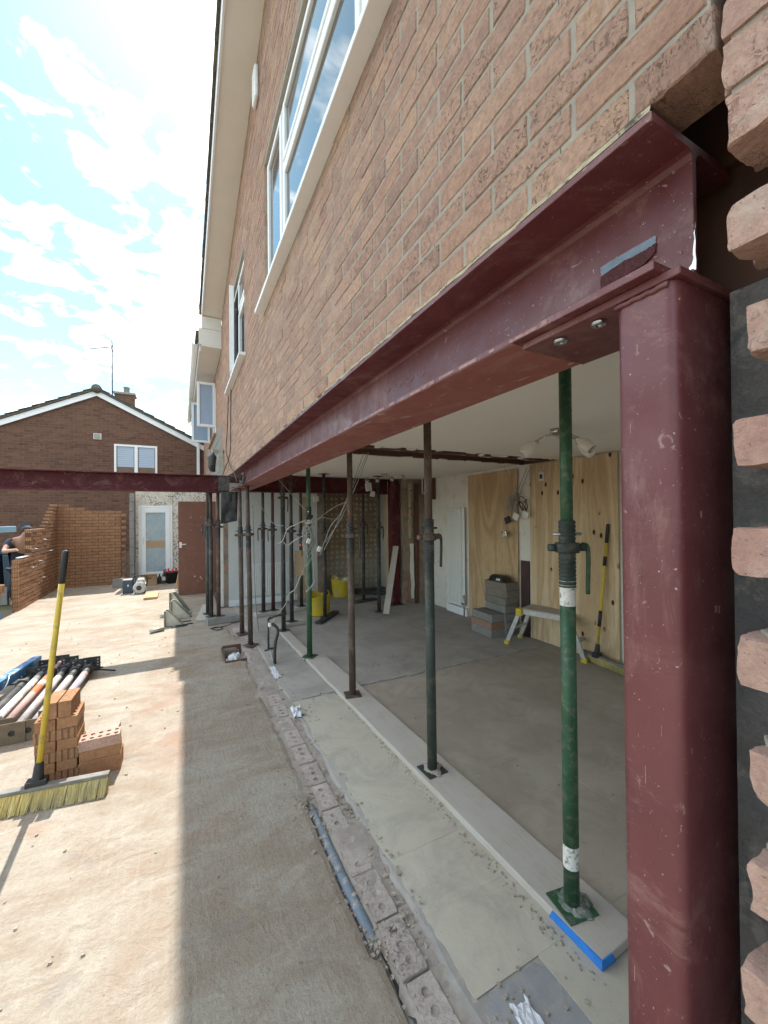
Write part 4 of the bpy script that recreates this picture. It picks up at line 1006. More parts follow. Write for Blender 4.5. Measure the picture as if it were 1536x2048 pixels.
m.prism([(1.3205, .9305, .006), (1.40, .9305, .006), (1.38, .9305, BD-.001), (1.3205, .9305, BD-.0005)], (0, .004, 0)); m.build('blue_end_paint', MT['bluepaint'], sb, fix=True)
board('timber_batten', 'narrow pale timber in line with the sole board, farther in', (1.285, 4.44, 0), (1.255, 6.0, 0), .12, .001, BD-.001, MT['board'], 'timber')
board('timber_packer', 'timber packer under two props in front of the radiator', (1.05, 6.72, 0), (1.55, 6.84, 0), .16, .001, .061, MT['board'], 'timber')
board('timber_packer', 'short timber packer under the dark prop right of the radiator', (1.33, 5.94, 0), (1.68, 6.02, 0), .16, .001, .051, MT['board'], 'timber')
board('timber_packer', 'short timber packer under the orange banded prop', (1.70, 6.87, 0), (2.02, 6.93, 0), .16, .001, .051, MT['board'], 'timber')
board('timber_packer', 'black timber packer under the prop beside the yellow tub', (1.82, 5.80, 0), (2.3, 6.34, 0), .10, .001, .041, MT['darksteel'], 'timber')
board('timber_packer', 'dark timber packer by the stripped wall', (2.85, 6.88, 0), (3.35, 6.98, 0), .15, .001, .031, MT['darksteel'], 'timber')
board('sole_board', 'pale board lying under the leftmost prop by the brown door', (.27, 6.85, 0), (.42, 8.0, 0), .16, .001, .031, MT['board'], 'board')
bk = MB(); bk.box((.335, 6.555, .001), (.785, 6.77, .097), RAD(6)); tag(bk.build('concrete_block', MT['cement'], bevel=.004), 'grey concrete block laid flat under the props by the brown door', 'block')

# ------------------------------------------------------------------ new garden wall, outbuilding, neighbour's house
gw = empty('garden_wall', (-2.0, 11.0, 0), 'new orange brick garden wall, half built and stepped down at its near end', 'wall')
m = MB(); m.box((-2.54, 11.656, -.2), (-1.316, 11.745, 1.795)); farp = m.build('far_panel', MT['mortar_dark'], gw)
def ends_far(c):
    a, b = -2.55, -1.31
    if c == 24: b = -2.15
    if c == 25: b = -2.33
    if c % 2 == 0: b += .10
    return (a, b)
brickwork(lay(0, 0, .0, 26, ends=ends_far, shift=-2.55), (0, 11.65, 0), 0, MT['brick_new'], farp, 190, jitter=.003, variants=6)
def top_ret(y):
    if y < 9.86: return .91
    if y < 10.72: return 1.42
    return 1.42+(y-10.72)/.9*.52
m = MB(); m.box((-2.645, 9.206, -.2), (-2.556, 9.858, .895)); m.box((-2.645, 9.858, -.2), (-2.556, 10.74, 1.41)); m.box((-2.645, 10.74, -.2), (-2.556, 11.74, 1.45))
for k in range(7): m.box((-2.645, 10.80+.12*k, 1.44+.075*k), (-2.556, 11.74, 1.52+.075*k))
retp = m.build('return_panel', MT['mortar_dark'], gw)
def ends_ret(c):
    z = c*.075+.065; a = 9.2
    if z > .93: a = 9.85
    if z > 1.44: a = 10.74+.115*(c-19)
    return (a, 11.75)
brickwork(lay(0, 0, .0, 26, ends=ends_ret, shift=9.2), (-2.55, 0, 0), math.pi/2, MT['brick_new'], retp, 200, jitter=.003, variants=6)
m = MB()
for (y, z) in ((9.75, 1.05), (10.3, 1.2), (10.0, .8), (9.6, .72), (10.7, .95), (10.2, .45)): m.tube([(-2.56, y, z), (-2.40, y+.02, z+.004)], .004, 5)
m.build('wall_tie', MT['bright_steel'], retp)
m = MB(); m.box((-2.64, 9.35, .911), (-2.56, 9.8, .93)); m.build('wet_mortar', MT['whitepaint'], retp, bevel=.006)
bc = empty('block_column', (-1.1, 11.7, 0), 'narrow column of grey concrete blocks beside the pebbledash wall', 'block wall')
for k in range(10):
    m = MB(); m.box((-1.135+jit(.006), 11.62+jit(.004), .012+k*.222), (-1.035+jit(.004), 11.84, .226+k*.222)); m.build('concrete_block', MT['cement'], bc, bevel=.004)
ob = empty('outbuilding', (-.2, 12, 0), 'pebbledashed white outbuilding wall with a white glazed door', 'outbuilding')
DX0, DX1, DZ1 = -.97, -.20, 1.93
m = MB(); m.box((-1.03, 11.9, -.2), (DX0, 12.1, 2.30)); m.box((DX1, 11.9, -.2), (XW-.002, 12.1, 2.30)); m.box((DX0, 11.9, DZ1), (DX1, 12.1, 2.30)); m.build('pebbledash_wall', MT['dash'], ob)
m = MB(); m.box((-1.03, 11.895, 2.30), (XW-.002, 12.1, 2.36)); m.build('top_course', MT['block_orange'], ob)
m = MB(); a, b, t = DX0+.002, DX1-.002, .055; y0, y1 = 11.872, 11.94
m.box((a, y0, .0), (a+t, y1, DZ1-.002)); m.box((b-t, y0, 0), (b, y1, DZ1-.002)); m.box((a+t, y0+.001, DZ1-t), (b-t, y1-.001, DZ1-.002)); m.box((a+t, y0+.001, 0), (b-t, y1-.001, .05)); df = m.build('door', MT['upvc'], ob, bevel=.004)
m = MB(); a2, b2 = a+t+.003, b-t-.003; s = .105; y0 = 11.862
m.box((a2, y0, .055), (a2+s, y0+.06, DZ1-t-.004)); m.box((b2-s, y0, .055), (b2, y0+.06, DZ1-t-.004)); m.box((a2+s, y0+.001, .055), (b2-s, y0+.059, .055+.17)); m.box((a2+s, y0+.001, DZ1-t-.13), (b2-s, y0+.059, DZ1-t-.004)); m.build('door_leaf', MT['upvc'], df, bevel=.005)
m = MB(); m.box((a2+s-.004, y0+.022, .22), (b2-s+.004, y0+.036, DZ1-t-.125)); m.build('pane', plain('frosted_door_glass', (.32,.40,.44), (.25,.32,.36), 3, .25, 0, .3, 12, .6, .02), df)
m = MB(); m.box((a2+s-.003, y0+.012, .86), (b2-s+.003, y0+.021, 1.02)); m.build('tape_strip', MT['card'], df)
m = MB(); m.box((a2+.03, y0-.008, .93), (a2+.06, y0-.0005, 1.13)); m.box((a2+.035, y0-.045, 1.05), (a2+.055, y0-.008, 1.07)); m.box((a2+.035, y0-.05, 1.048), (a2+.16, y0-.035, 1.072)); m.build('handle', MT['white_plastic'], df, bevel=.003)

# neighbour's gable-ended house
NY, AX, AZ, SL = 14.5, -2.22, 5.36, .5
nb = empty('neighbour_house', (AX, 15, 0), 'brown brick gable ended house across the yard behind the garden wall', 'house')
def gz(x): return AZ-SL*abs(x-AX)
m = MB(); m.prism([(-7, NY+.006, -.2), (2.6, NY+.006, -.2), (2.6, NY+.006, gz(2.6)), (AX, NY+.006, AZ), (-7, NY+.006, gz(-7))], (0, .25, 0)); gab = m.build('gable_wall', MT['mortar_far'], nb, fix=True)
NW = (-1.80, -.66, 2.75, 3.86)
brickwork(lay(-6.6, 2.6, .6, 66, [NW], zmax=lambda s: gz(s)-.05, shift=.03), (0, NY, 0), 0, MT['brick_far'], gab, 0, jitter=.0015)
for sd in (-1, 1):
    m = MB(); e = AX+sd*5.0
    pts = [(AX, NY-.06, AZ-.10), (e, NY-.06, gz(e)-.10), (e, NY-.06, gz(e)+.06), (AX, NY-.06, AZ+.06)]; m.prism(pts if sd > 0 else pts[::-1], (0, .05, 0)); m.build('barge_board', MT['upvc'], nb, fix=True)
m = MB(); m.prism([(AX, NY-.1, AZ+.07), (AX+5.3, NY-.1, AZ+.07-2.65), (AX+5.3, NY-.1, AZ+.12-2.65), (AX, NY-.1, AZ+.13), (AX-5.3, NY-.1, AZ+.12-2.65), (AX-5.3, NY-.1, AZ+.07-2.65)], (0, 8, 0)); nr = m.build('roof', MT['tile_roof'], nb, fix=True)
for sd in (-1, 1):
    for k in range(17):
        m = MB(); u0, u1 = k*.29, k*.29+.33; X0, X1 = AX+sd*u0, AX+sd*u1; z0, z1 = AZ+.125-SL*u0, AZ+.15-SL*u1
        m.prism([(X0, NY-.115, z0), (X1, NY-.115, z1), (X1, NY-.115, z1+.03), (X0, NY-.115, z0+.02)], (0, .4, 0)); m.build('roof_tile', MT['tile_roof'], nr, fix=True)
m = MB(); m.lathe([(.0, 0), (.13, 0), (.13, .42), (0, .42)], (0, 0, 0), 14, Matrix.Translation((AX, NY-.13, AZ+.10)).to_3x3() @ Matrix.Rotation(RAD(-90), 3, 'X')); 
for i in range(len(m.v)): v = m.v[i]; m.v[i] = (v[0]+AX, v[1]+NY-.13, v[2]+AZ+.10)
m.build('ridge_tile', MT['tile_roof'], nr)
ch = MB(); ch.box((-2.08, 17.0, 4.7), (-1.50, 17.5, 6.05)); chm = ch.build('chimney', MT['mortar_far'], nr)
cbk = [(s_, z_, l_) for (s_, z_, l_) in lay(-2.085, -1.495, 4.7, 18)]; brickwork(cbk, (0, 16.992, 0), 0, MT['brick_far'], chm, 0)
m = MB(); m.box((-2.13, 16.95, 6.05), (-1.45, 17.55, 6.13)); m.build('chimney_cap', MT['lead'], chm, bevel=.01)
m = MB(); m.lathe([(.10, 0), (.095, .2), (.11, .21), (.11, .25), (.08, .25), (.08, 0)], (-1.75, 17.25, 6.13), 16); m.build('chimney_pot', MT['cement'], chm)
a, b, c, d = NW; m = MB(); t = .06; y0 = NY+.0
m.box((a, y0-.03, c), (a+t, y0+.05, d)); m.box((b-t, y0-.03, c), (b, y0+.05, d)); m.box((a+t, y0-.029, d-t), (b-t, y0+.049, d)); m.box((a+t, y0-.029, c), (b-t, y0+.049, c+t)); mid = (a+b)/2; m.box((mid-.045, y0-.031, c+t), (mid+.045, y0+.051, d-t)); nwin = m.build('window', MT['upvc'], nb, bevel=.006)
for (p, q) in ((a+t, mid-.045), (mid+.045, b-t)):
    m = MB(); m.box((p, y0+.012, c+t), (q, y0+.02, d-t)); m.build('pane', MT['pane_room'], nwin)
    for k in range(10):
        m = MB(); z = d-t-.005-.062*k; m.box((p+.02, y0+.004, z-.056), (q-.02, y0+.0115, z)); m.build('blind_slat', MT['blindblue'], nwin)
v = PY(195, 873, NY); m = MB(); m.box((v.x-.10, NY-.03, v.z-.09), (v.x+.10, NY+.0, v.z+.09)); vt = m.build('air_vent', MT['whitepaint'], nb, bevel=.006)
m = MB()
for k in range(6): m.box((v.x-.08, NY-.036, v.z-.07+.025*k), (v.x+.08, NY-.0305, v.z-.058+.025*k))
m.build('vent_slat', MT['cement'], vt)
v = PY(52, 1052, NY); m = MB(); m.box((v.x-.12, NY-.02, v.z-.08), (v.x+.12, NY+.0, v.z+.08)); m.build('air_brick', MT['navy'], nb)
v = PY(400, 912, 13.2); m = MB(); m.box((v.x-.05, 14.40, 2.6), (v.x+.04, 14.49, gz(v.x)+.05)); m.build('downpipe', MT['upvc'], nb, bevel=.01)
# television aerial
ae = empty('tv_aerial', (-1.98, 16.95, 5.2), 'grey television aerial on a tall mast beside the far chimney', 'aerial')
A0 = Vector((-2.15, 16.94, 5.1)); top = PY(228, 690, 16.94).z
m = MB(); m.tube([A0, (A0.x, A0.y, top)], .022, 8); m.build('mast', MT['darksteel'], ae)
e = Vector((-2.95, 17.3, top-.17)); h = Vector((A0.x+.05, A0.y, top-.06)); m = MB(); m.tube([h, e], .014, 6); bm_ = m.build('boom', MT['darksteel'], ae)
m = MB(); d = (e-h).normalized(); side = Vector((0, 0, 1)).cross(d).normalized()
for k in range(11): q = h+d*(.16+.062*k); m.tube([q-side*.14, q+side*.14], .006, 5)
m.build('element', MT['darksteel'], bm_)
m = MB()
for s_ in (-1, 1):
    for k in range(4): z = top-.06+s_*(.05+.035*k); m.tube([(A0.x+.0, A0.y-.2, z), (A0.x+.03*k*.3, A0.y+.2, z)], .006, 5)
m.build('reflector', MT['darksteel'], bm_)

# ------------------------------------------------------------------ brown door, white door clutter
bd = empty('brown_door', (.3, 9.3, 0), 'plain brown painted door leaf standing upright beside the house corner', 'door')
m = MB(); m.box((-.055, 9.28, .012), (.665, 9.322, 1.95)); m.build('door_leaf', MT['browndoor'], bd, bevel=.003)
m = MB(); m.box((-.035, 9.266, .99), (.01, 9.2795, 1.11)); m.box((-.022, 9.225, 1.055), (-.005, 9.266, 1.072)); m.box((-.022, 9.222, 1.054), (.09, 9.235, 1.073)); m.build('handle', MT['white_plastic'], bd, bevel=.003)
m = MB()
for (x, z, r) in ((.18, 1.62, .008), (.37, 1.62, .007), (.18, 1.35, .006), (.38, 1.35, .006), (.25, .38, .013), (.36, .36, .016), (.38, .32, .012), (.31, .28, .007)):
    m.lathe([(0, 0), (r, 0), (r*.6, .001)], (x, 9.2795, z), 9, Matrix.Rotation(RAD(90), 3, 'X'))
m.build('filler_spot', MT['whitepaint'], bd)
# cut-off saw
s0 = G(280, 1186); sw = empty('cut_off_saw', s0, 'dusty pale grey petrol cut-off saw standing on the slab', 'saw')
m = MB(); m.box((s0.x-.10, s0.y-.02, .04), (s0.x+.11, s0.y+.26, .20)); m.prism([(s0.x-.09, s0.y-.02, .2), (s0.x+.10, s0.y-.02, .2), (s0.x+.07, s0.y+.02, .30), (s0.x-.05, s0.y+.02, .30)], (0, .2, 0)); m.build('engine_body', MT['palegrey'], sw, bevel=.02, fix=True)
m = MB(); m.lathe([(0, -.012), (.115, -.012), (.125, -.004), (.125, .02), (.1, .03), (.05, .035), (0, .035)], (s0.x+.0, s0.y-.09, .125), 24, Matrix.Rotation(RAD(80), 3, 'X')); m.build('blade_guard', MT['palegrey'], sw)
m = MB(); m.lathe([(0, 0), (.05, 0), (.05, .012), (0, .012)], (s0.x-.01, s0.y-.125, .13), 16, Matrix.Rotation(RAD(80), 3, 'X')); m.build('blade_flange', MT['darksteel'], sw)
m = MB(); m.tube(smooth_path([(s0.x-.11, s0.y+.0, .14), (s0.x-.13, s0.y+.02, .30), (s0.x-.06, s0.y+.04, .37), (s0.x+.08, s0.y+.04, .37), (s0.x+.13, s0.y+.04, .28), (s0.x+.12, s0.y+.05, .14)], 5), .014, 8); m.build('handle', MT['black'], sw)
b0 = G(257, 1187); bb = empty('battery_pack', b0, 'dark blue plastic tool battery box left of the cut-off saw', 'battery box')
m = MB(); m.box((b0.x-.105, b0.y-.01, .001), (b0.x+.085, b0.y+.15, .27)); m.build('case', MT['navy'], bb, bevel=.012)
m = MB(); m.box((b0.x-.11, b0.y-.015, .2705), (b0.x+.09, b0.y+.155, .30)); m.build('lid', MT['cable_grey'], bb, bevel=.01)
m = MB(); m.box((b0.x-.02, b0.y-.0125, .15), (b0.x+.005, b0.y-.0105, .19)); m.build('emblem', MT['white_plastic'], bb)
c0 = G(297, 1172); cx = empty('cardboard_box', c0, 'open cardboard box behind the cut-off saw', 'box')
m = MB(); x0, x1, y0, y1, h = c0.x-.16, c0.x+.17, c0.y, c0.y+.26, .25; q = .004
for lo, hi in (((x0, y0, .001), (x1, y0+q, h)), ((x0, y1-q, .001), (x1, y1, h)), ((x0, y0+q, .001), (x0+q, y1-q, h)), ((x1-q, y0+q, .001), (x1, y1-q, h)), ((x0, y0, .0005), (x1, y1, .0009))): m.box(lo, hi)
m.build('carton', MT['card'], cx)
m = MB(); m.box((c0.x-.02, y0-.0012, .17), (c0.x+.06, y0-.0003, .195)); m.build('hand_hole', MT['timber_dark'], cx)
m = MB(); m.prism([(x0, y0, h), (x1, y0, h), (x1-.02, y0-.09, h+.02), (x0+.02, y0-.09, h+.02)], (0, 0, .003)); m.build('flap', MT['card'], cx, fix=True)
p0 = G(302, 1199); m = MB(); m.box((p0.x-.13, p0.y, .001), (p0.x+.11, p0.y+.62, .045)); tag(m.build('plywood_offcut', MT['rawwood'], bevel=.002), 'pale timber offcut lying in front of the cardboard box', 'timber')
k0 = G(250, 1175); m = MB(); m.box((k0.x-.24, k0.y+.0, .001), (k0.x+.2, k0.y+.1, .215)); tag(m.build('concrete_block', MT['cement'], bevel=.005), 'grey concrete block on edge at the foot of the garden wall', 'block')
u0 = G(343, 1166); bu = empty('tool_bucket', u0, 'black bucket of red handled tools beside the brown door', 'bucket')
m = MB(); m.lathe([(0, .002), (.11, .002), (.14, .26), (.15, .26), (.15, .28), (.132, .28), (.105, .02), (0, .02)], u0, 20); m.build('pail', MT['black'], bu)
m = MB()
for k in range(9):
    t = k*.7; p = u0+Vector((.07*math.cos(t), .07*math.sin(t), .1)); q = u0+Vector((.14*math.cos(t), .12*math.sin(t), .33+jit(.06))); m.tube([p, q], [.012, .018], 7)
m.build('tool_handle', MT['redplastic'], bu)
for i, (dx, col_, lb, hh) in enumerate(((-.16, MT['darkgreen'], 'dark bottle with a white label by the white door', .33), (-.26, MT['darkgreen'], 'squat green bottle left of the labelled one', .24))):
    q = u0+Vector((dx, .03+.03*i, 0)); bo = empty('bottle', q, lb, 'bottle', 'bottles by the white door')
    m = MB(); m.lathe([(0, .001), (.045, .001), (.047, .02), (.047, hh*.6), (.018, hh*.8), (.016, hh), (0, hh)], q, 16); m.build('glass_body', col_, bo)
    if i == 0: m = MB(); m.lathe([(.0478, .08), (.0478, .17)], q, 16); m.build('label', MT['white_plastic'], bo)
lk = G(352, 1180); m = MB(); m.bar((lk.x-.02, lk.y, .001+.02), (lk.x+.09, lk.y+.02, .46), .05, .02); m.bar((lk.x+.03, lk.y, .02), (lk.x+.12, lk.y+.02, .5), .04, .02); tag(m.build('timber_offcut', MT['rawwood']), 'pale timber offcuts leaning on the edge of the brown door', 'timber')
lk = G(268, 1165); m = MB(); m.box((lk.x-.05, lk.y, .002), (lk.x+.10, lk.y+.02, .50), 0); tag(m.build('timber_offcut', MT['board']), 'grey board offcut upright left of the white door', 'timber')

# galvanised brackets and rods on the slab
def bracket(p, s, rz, label):
    b = empty('gusset_bracket', p, label, 'bracket', 'galvanised gusset brackets'); M = Matrix.Translation(p) @ Matrix.Rotation(rz, 4, 'Z')
    for dy in (-.05, .05):
        m = MB(); m.prism([M@Vector(v) for v in ((0, dy, .004), (s, dy, .004), (s, dy, .03), (.03, dy, s*1.05), (0, dy, s*1.05))], M.to_3x3()@Vector((0, .008, 0))); m.build('gusset_plate', MT['zinc'], b, fix=True)
    m = MB(); m.box((-.008, -.09, .001), (-.0005, .09, s*1.08), M=M); m.build('back_plate', MT['zinc'], b)
    return b
bracket(G(332, 1252), .22, RAD(-12), 'galvanised triangular steel bracket nearest the camera on the slab')
bracket(G(345, 1240)+Vector((.0, .12, 0)), .27, RAD(-14), 'middle galvanised triangular steel bracket on the slab')
bracket(G(346, 1228)+Vector((.0, .25, 0)), .30, RAD(-40), 'farthest galvanised steel bracket, standing askew on the slab')
for i, (a, b) in enumerate((((300, 1263), (328, 1257)), ((322, 1232), (340, 1226)))):
    A, B = G(*a, .03), G(*b, .03); m = MB(); m.tube([A, B], .028, 14); tag(m.build('steel_sleeve', MT['zinc']), ('short galvanised tube lying in front of the brackets', 'short galvanised tube lying between the brackets')[i], 'tube')
for i, (a, b) in enumerate((((342, 1256), (374, 1250)), ((350, 1252), (386, 1246)), ((354, 1245), (382, 1241)), ((352, 1236), (383, 1233)), ((358, 1227), (384, 1226)))):
    A, B = G(*a, .01), G(*b, .01); m = MB(); m.tube([A, B], .008, 6); tag(m.build('steel_rod', MT['darksteel']), ('nearest thin dark rod lying in front of the galvanised brackets', 'second thin dark rod from the front beside the brackets', 'third thin dark rod, midway beside the galvanised brackets', 'fourth thin dark rod, behind the middle bracket', 'farthest thin dark rod, beside the askew bracket')[i], 'rod', 'rods lying by the brackets')

# ------------------------------------------------------------------ pile of props lying on the slab
def lying(label, n_px, f_px, low, up, bands=(), collar=.78, near_plate=True, z=.078, hdl=None):
    A, B = G(*n_px, z), G(*f_px, z); d = (B-A).normalized(); A = A+d*random.uniform(-.05, .14); B = B+d*random.uniform(-.1, .04); L = (B-A).length
    t = empty('steel_prop', (A+B)/2-Vector((0, 0, z)), label, 'prop', 'props lying in a pile'); sd = d.cross(Vector((0, 0, 1))).normalized(); up_ = Vector((0, 0, 1))
    m = MB(); m.tube([A, A+d*L*collar], .030, 18); m.build('outer_tube', low, t)
    m = MB(); m.tube([A+d*L*(collar-.02), B], .0245, 18); m.build('inner_tube', up, t)
    for (a, b, mt_) in bands:
        m = MB(); m.tube([A+d*L*a, A+d*L*b], .0308, 18, caps=False); m.build('paint_band', mt_, t)
    n = 16; m = MB(); m.tube([A+d*(L*collar-.12+.2*k/n) for k in range(n+1)], [.031 if k % 2 else .034 for k in range(n+1)], 18, smooth=False); m.build('screw_thread', MT['darksteel'], t)
    c = A+d*(L*collar); m = MB(); m.tube([c-d*.02, c-d*.012, c+d*.012, c+d*.02], [.045, .05, .05, .045], 20); m.tube([c+sd*.05, c-sd*.05], .016, 8); m.build('collar_nut', MT['darksteel'], t)
    hd = Vector(hdl).normalized() if hdl else (sd*.9+up_*.1).normalized(); m = MB(); m.tube([c+sd*.0+up_*.02, c+hd*.08+up_*.0, c+hd*.24-up_*.02], .008, 7); m.build('handle', MT['black'], t)
    for (P_, nm) in ((A, 'base_plate'), (B, 'top_plate')):
        m = MB(); m.plate_hole(P_+(-d*.006 if P_ is A else d*0), sd, up_, .075, .022 if P_ is A else .018, .006); pl = m.build(nm, MT['plate_rust'] if P_ is A else MT['darksteel'], t, fix=True)
        m = MB()
        for s_ in (-1, 1):
            for k in (-1.5, -.5, .5, 1.5): q = P_+sd*(s_*.052)+up_*(.03*k)-d*.007; m.tube([q, q+d*.0012], .0055, 8)
        m.build('plate_hole', MT['white_plastic'] if P_ is B else MT['black'], pl)
        if P_ is A: m = MB(); m.tube([A-d*.0035, A-d*.0012], .0225, 18); m.build('black_bore_disc', MT['black'], pl)  # black disc standing for the shade inside the tube
    return t
lying('lilac grey steel prop, rightmost of the pile', (92, 1450), (184, 1328), MT['lilactube'], MT['darksteel'], [(.70, .80, MT['pinktube'])], .86, hdl=(.9, .1, -.15))
lying('dusty grey steel prop, second from the right in the pile', (58, 1458), (162, 1328), MT['dustytube'], MT['dustytube'], [(.75, .86, MT['darksteel'])], .88)
lying('dusty brown-grey steel prop in the middle of the pile', (28, 1462), (141, 1326), MT['dustytube'], MT['rust'], [(.72, .86, MT['darksteel'])], .88)
lying('pinkish steel prop with orange painted bands in the pile', (0, 1462), (124, 1322), MT['pinktube'], MT['pinktube'], [(.42, .53, MT['orange']), (.56, .60, MT['whitepaint']), (.62, .70, MT['orange']), (.70, .77, MT['darksteel'])], .76, hdl=(-.95, -.1, .12))
lying('pale grey-green steel prop with a white smear in the pile', (-28, 1462), (100, 1330), MT['greentube'], MT['whitepaint'], [(.12, .42, MT['whitepaint']), (.70, .9, MT['cement'])], .92)
lying('dark steel prop next to the blue lifting machine', (-60, 1475), (66, 1348), MT['darksteel'], MT['darksteel'], (), .8, hdl=(-.9, .2, .1))

# blue material lift at the left edge
ml = empty('material_lift', (-1.7, 4.6, 0), 'blue wheeled material lift at the left edge beside the pile of props', 'lift')
m = MB(); m.bar((-1.36, 5.44, .135), (-1.60, 3.9, .15), .075, .085); m.build('leg', MT['blue'], ml, bevel=.006)
m = MB(); m.bar((-1.50, 4.5, .18), (-2.3, 4.45, .18), .08, .08); m.bar((-2.2, 5.3, .15), (-2.2, 3.9, .15), .07, .08); m.build('base_frame', MT['blue'], ml, bevel=.006)
m = MB(); m.box((-2.16, 4.38, .15), (-2.04, 4.52, 2.3)); m.build('mast', MT['blue'], ml, bevel=.006)
f0 = PY(31, 1058, 5.0); m = MB(); m.bar((f0.x, f0.y, f0.z), (f0.x-.65, f0.y-.42, f0.z-.02), .05, .055); m.build('fork', MT['paleblue'], ml, bevel=.004)
w0 = Vector((-1.345, 5.40, .055)); m = MB(); m.lathe([(0, -.018), (.05, -.018), (.055, -.012), (.055, .012), (.05, .018), (0, .018)], w0, 20, Matrix.Rotation(RAD(90), 3, 'Y')); cs = m.build('castor', MT['black'], ml)
m = MB(); m.lathe([(0, -.02), (.026, -.02), (.026, .02), (0, .02)], w0, 14, Matrix.Rotation(RAD(90), 3, 'Y')); m.box((w0.x-.03, w0.y-.02, .06), (w0.x-.024, w0.y+.02, .14)); m.box((w0.x+.024, w0.y-.02, .06), (w0.x+.03, w0.y+.02, .14)); m.build('castor_fork', MT['zinc'], cs)
m = MB(); m.tube(smooth_path([(-1.44, 4.85, .17), (-1.40, 4.80, .22), (-1.38, 4.7, .18), (-1.40, 4.65, .12)], 5), .005, 6); m.build('locking_pin', MT['bright_steel'], ml)

# ------------------------------------------------------------------ loose brick stacks
def loose_brick(x0, y0, z0, lx, ly, lz, label, grp, mat=None, rz=0., holes=None):
    """holes: 'x' -> two rows of round holes through the top along x"""
    m = MB(); c = Vector((x0+lx/2, y0+ly/2, 0))
    if not holes: m.box((x0, y0, z0+.0005), (x0+lx, y0+ly, z0+lz-.0008), rz, c)
    else:
        nx, ny = (5, 2) if lx > ly else (2, 5); q = Matrix.Rotation(rz, 3, 'Z')
        for i in range(nx):
            for j in range(ny):
                a, b = x0+lx*i/nx, y0+ly*j/ny; A, B = x0+lx*(i+1)/nx, y0+ly*(j+1)/ny; cx_, cy_ = (a+A)/2, (b+B)/2; n = 16; vs = []; hw, hh = (A-a)/2, (B-b)/2
                r = min(hw, hh)*.58
                for k in range(n):
                    t = 2*math.pi*k/n+math.pi/4; ct, st = math.cos(t), math.sin(t); s_ = 1/max(abs(ct), abs(st)); vs.append((cx_+hw*ct*s_, cy_+hh*st*s_, z0+lz-.0008))
                for k in range(n): t = 2*math.pi*k/n+math.pi/4; vs.append((cx_+r*math.cos(t), cy_+r*math.sin(t), z0+lz-.0008))
                for k in range(n): t = 2*math.pi*k/n+math.pi/4; vs.append((cx_+r*math.cos(t), cy_+r*math.sin(t), z0+.01))
                fs = [(k, (k+1) % n, n+(k+1) % n, n+k) for k in range(n)]+[(n+k, n+(k+1) % n, 2*n+(k+1) % n, 2*n+k) for k in range(n)]+[tuple(2*n+k for k in range(n))]
                m.add([q@(Vector(v)-c)+c for v in vs], fs)
        sv = [Vector(v) for v in ((x0, y0, z0+.0005), (x0+lx, y0, z0+.0005), (x0+lx, y0+ly, z0+.0005), (x0, y0+ly, z0+.0005))]; sv += [v+Vector((0, 0, lz-.0013)) for v in sv]
        m.add([q@(v-c)+c for v in sv], [(0, 1, 5, 4), (1, 2, 6, 5), (2, 3, 7, 6), (3, 0, 4, 7), (3, 2, 1, 0)])
    return tag(m.build('loose_brick', mat or MT['brick_loose'], bevel=0 if holes else .0025), label, 'brick', grp)
MT['brick_fluted'] = brick_mat('fluted_orange_brick', [(0, (.34,.18,.095)), (.5, (.39,.215,.12)), (1, (.30,.15,.085))], groove=.031, pitamt=.4)
SX, SY = -.80, 3.12
nth = ('bottom', 'second', 'third', 'fourth', 'fifth', 'sixth')
for k in range(6):
    z = k*.0655; jx = jit(.006)
    if k % 2 == 0 and k != 0 or k == 0:
        for j, w_ in enumerate(('front', 'back')): loose_brick(SX+jx, SY+j*.108+jit(.003), z, .215, .102, .065, f'fluted orange brick, {w_} one in the {nth[k]} layer of the taller stack', 'bricks of the taller stack', MT['brick_fluted'])
    else:
        for j, w_ in enumerate(('left', 'right')): loose_brick(SX+jx+j*.109, SY+jit(.004), z, .102, .215, .065, f'orange brick end-on, {w_} one in the {nth[k]} layer of the taller stack', 'bricks of the taller stack', holes='y' if k == 5 else None)
for j, w_ in enumerate(('left', 'right')): loose_brick(SX+.05+j*.072, SY+.0+jit(.004), 6*.0655, .066, .205, .102, f'rough orange brick on edge, {w_} one of two topping the taller stack', 'bricks of the taller stack', rz=RAD(-3))
TX, TY = -.572, 3.10
loose_brick(TX, TY, 0, .215, .065, .102, 'orange brick on edge at the front bottom of the shorter stack', 'bricks of the shorter stack')
loose_brick(TX, TY+.075, 0, .215, .065, .102, 'orange brick on edge at the back bottom of the shorter stack', 'bricks of the shorter stack')
loose_brick(TX-.004, TY, .1025, .215, .102, .065, 'plain orange brick in the second layer of the shorter stack', 'bricks of the shorter stack', rz=RAD(1))
loose_brick(TX-.006, TY-.004, .168, .215, .102, .065, 'perforated pinkish brick on top of the shorter stack', 'bricks of the shorter stack', MT['brick_near'], rz=RAD(2), holes='x')
loose_brick(TX+.01, TY+.112, .1025, .18, .10, .12, 'brick caked in pale grey mortar behind the shorter stack', 'bricks of the shorter stack', MT['mortar'], rz=RAD(-4))
loose_brick(TX+.01, TY+.145, 0, .18, .08, .102, 'orange brick on edge under the mortar caked brick', 'bricks of the shorter stack')

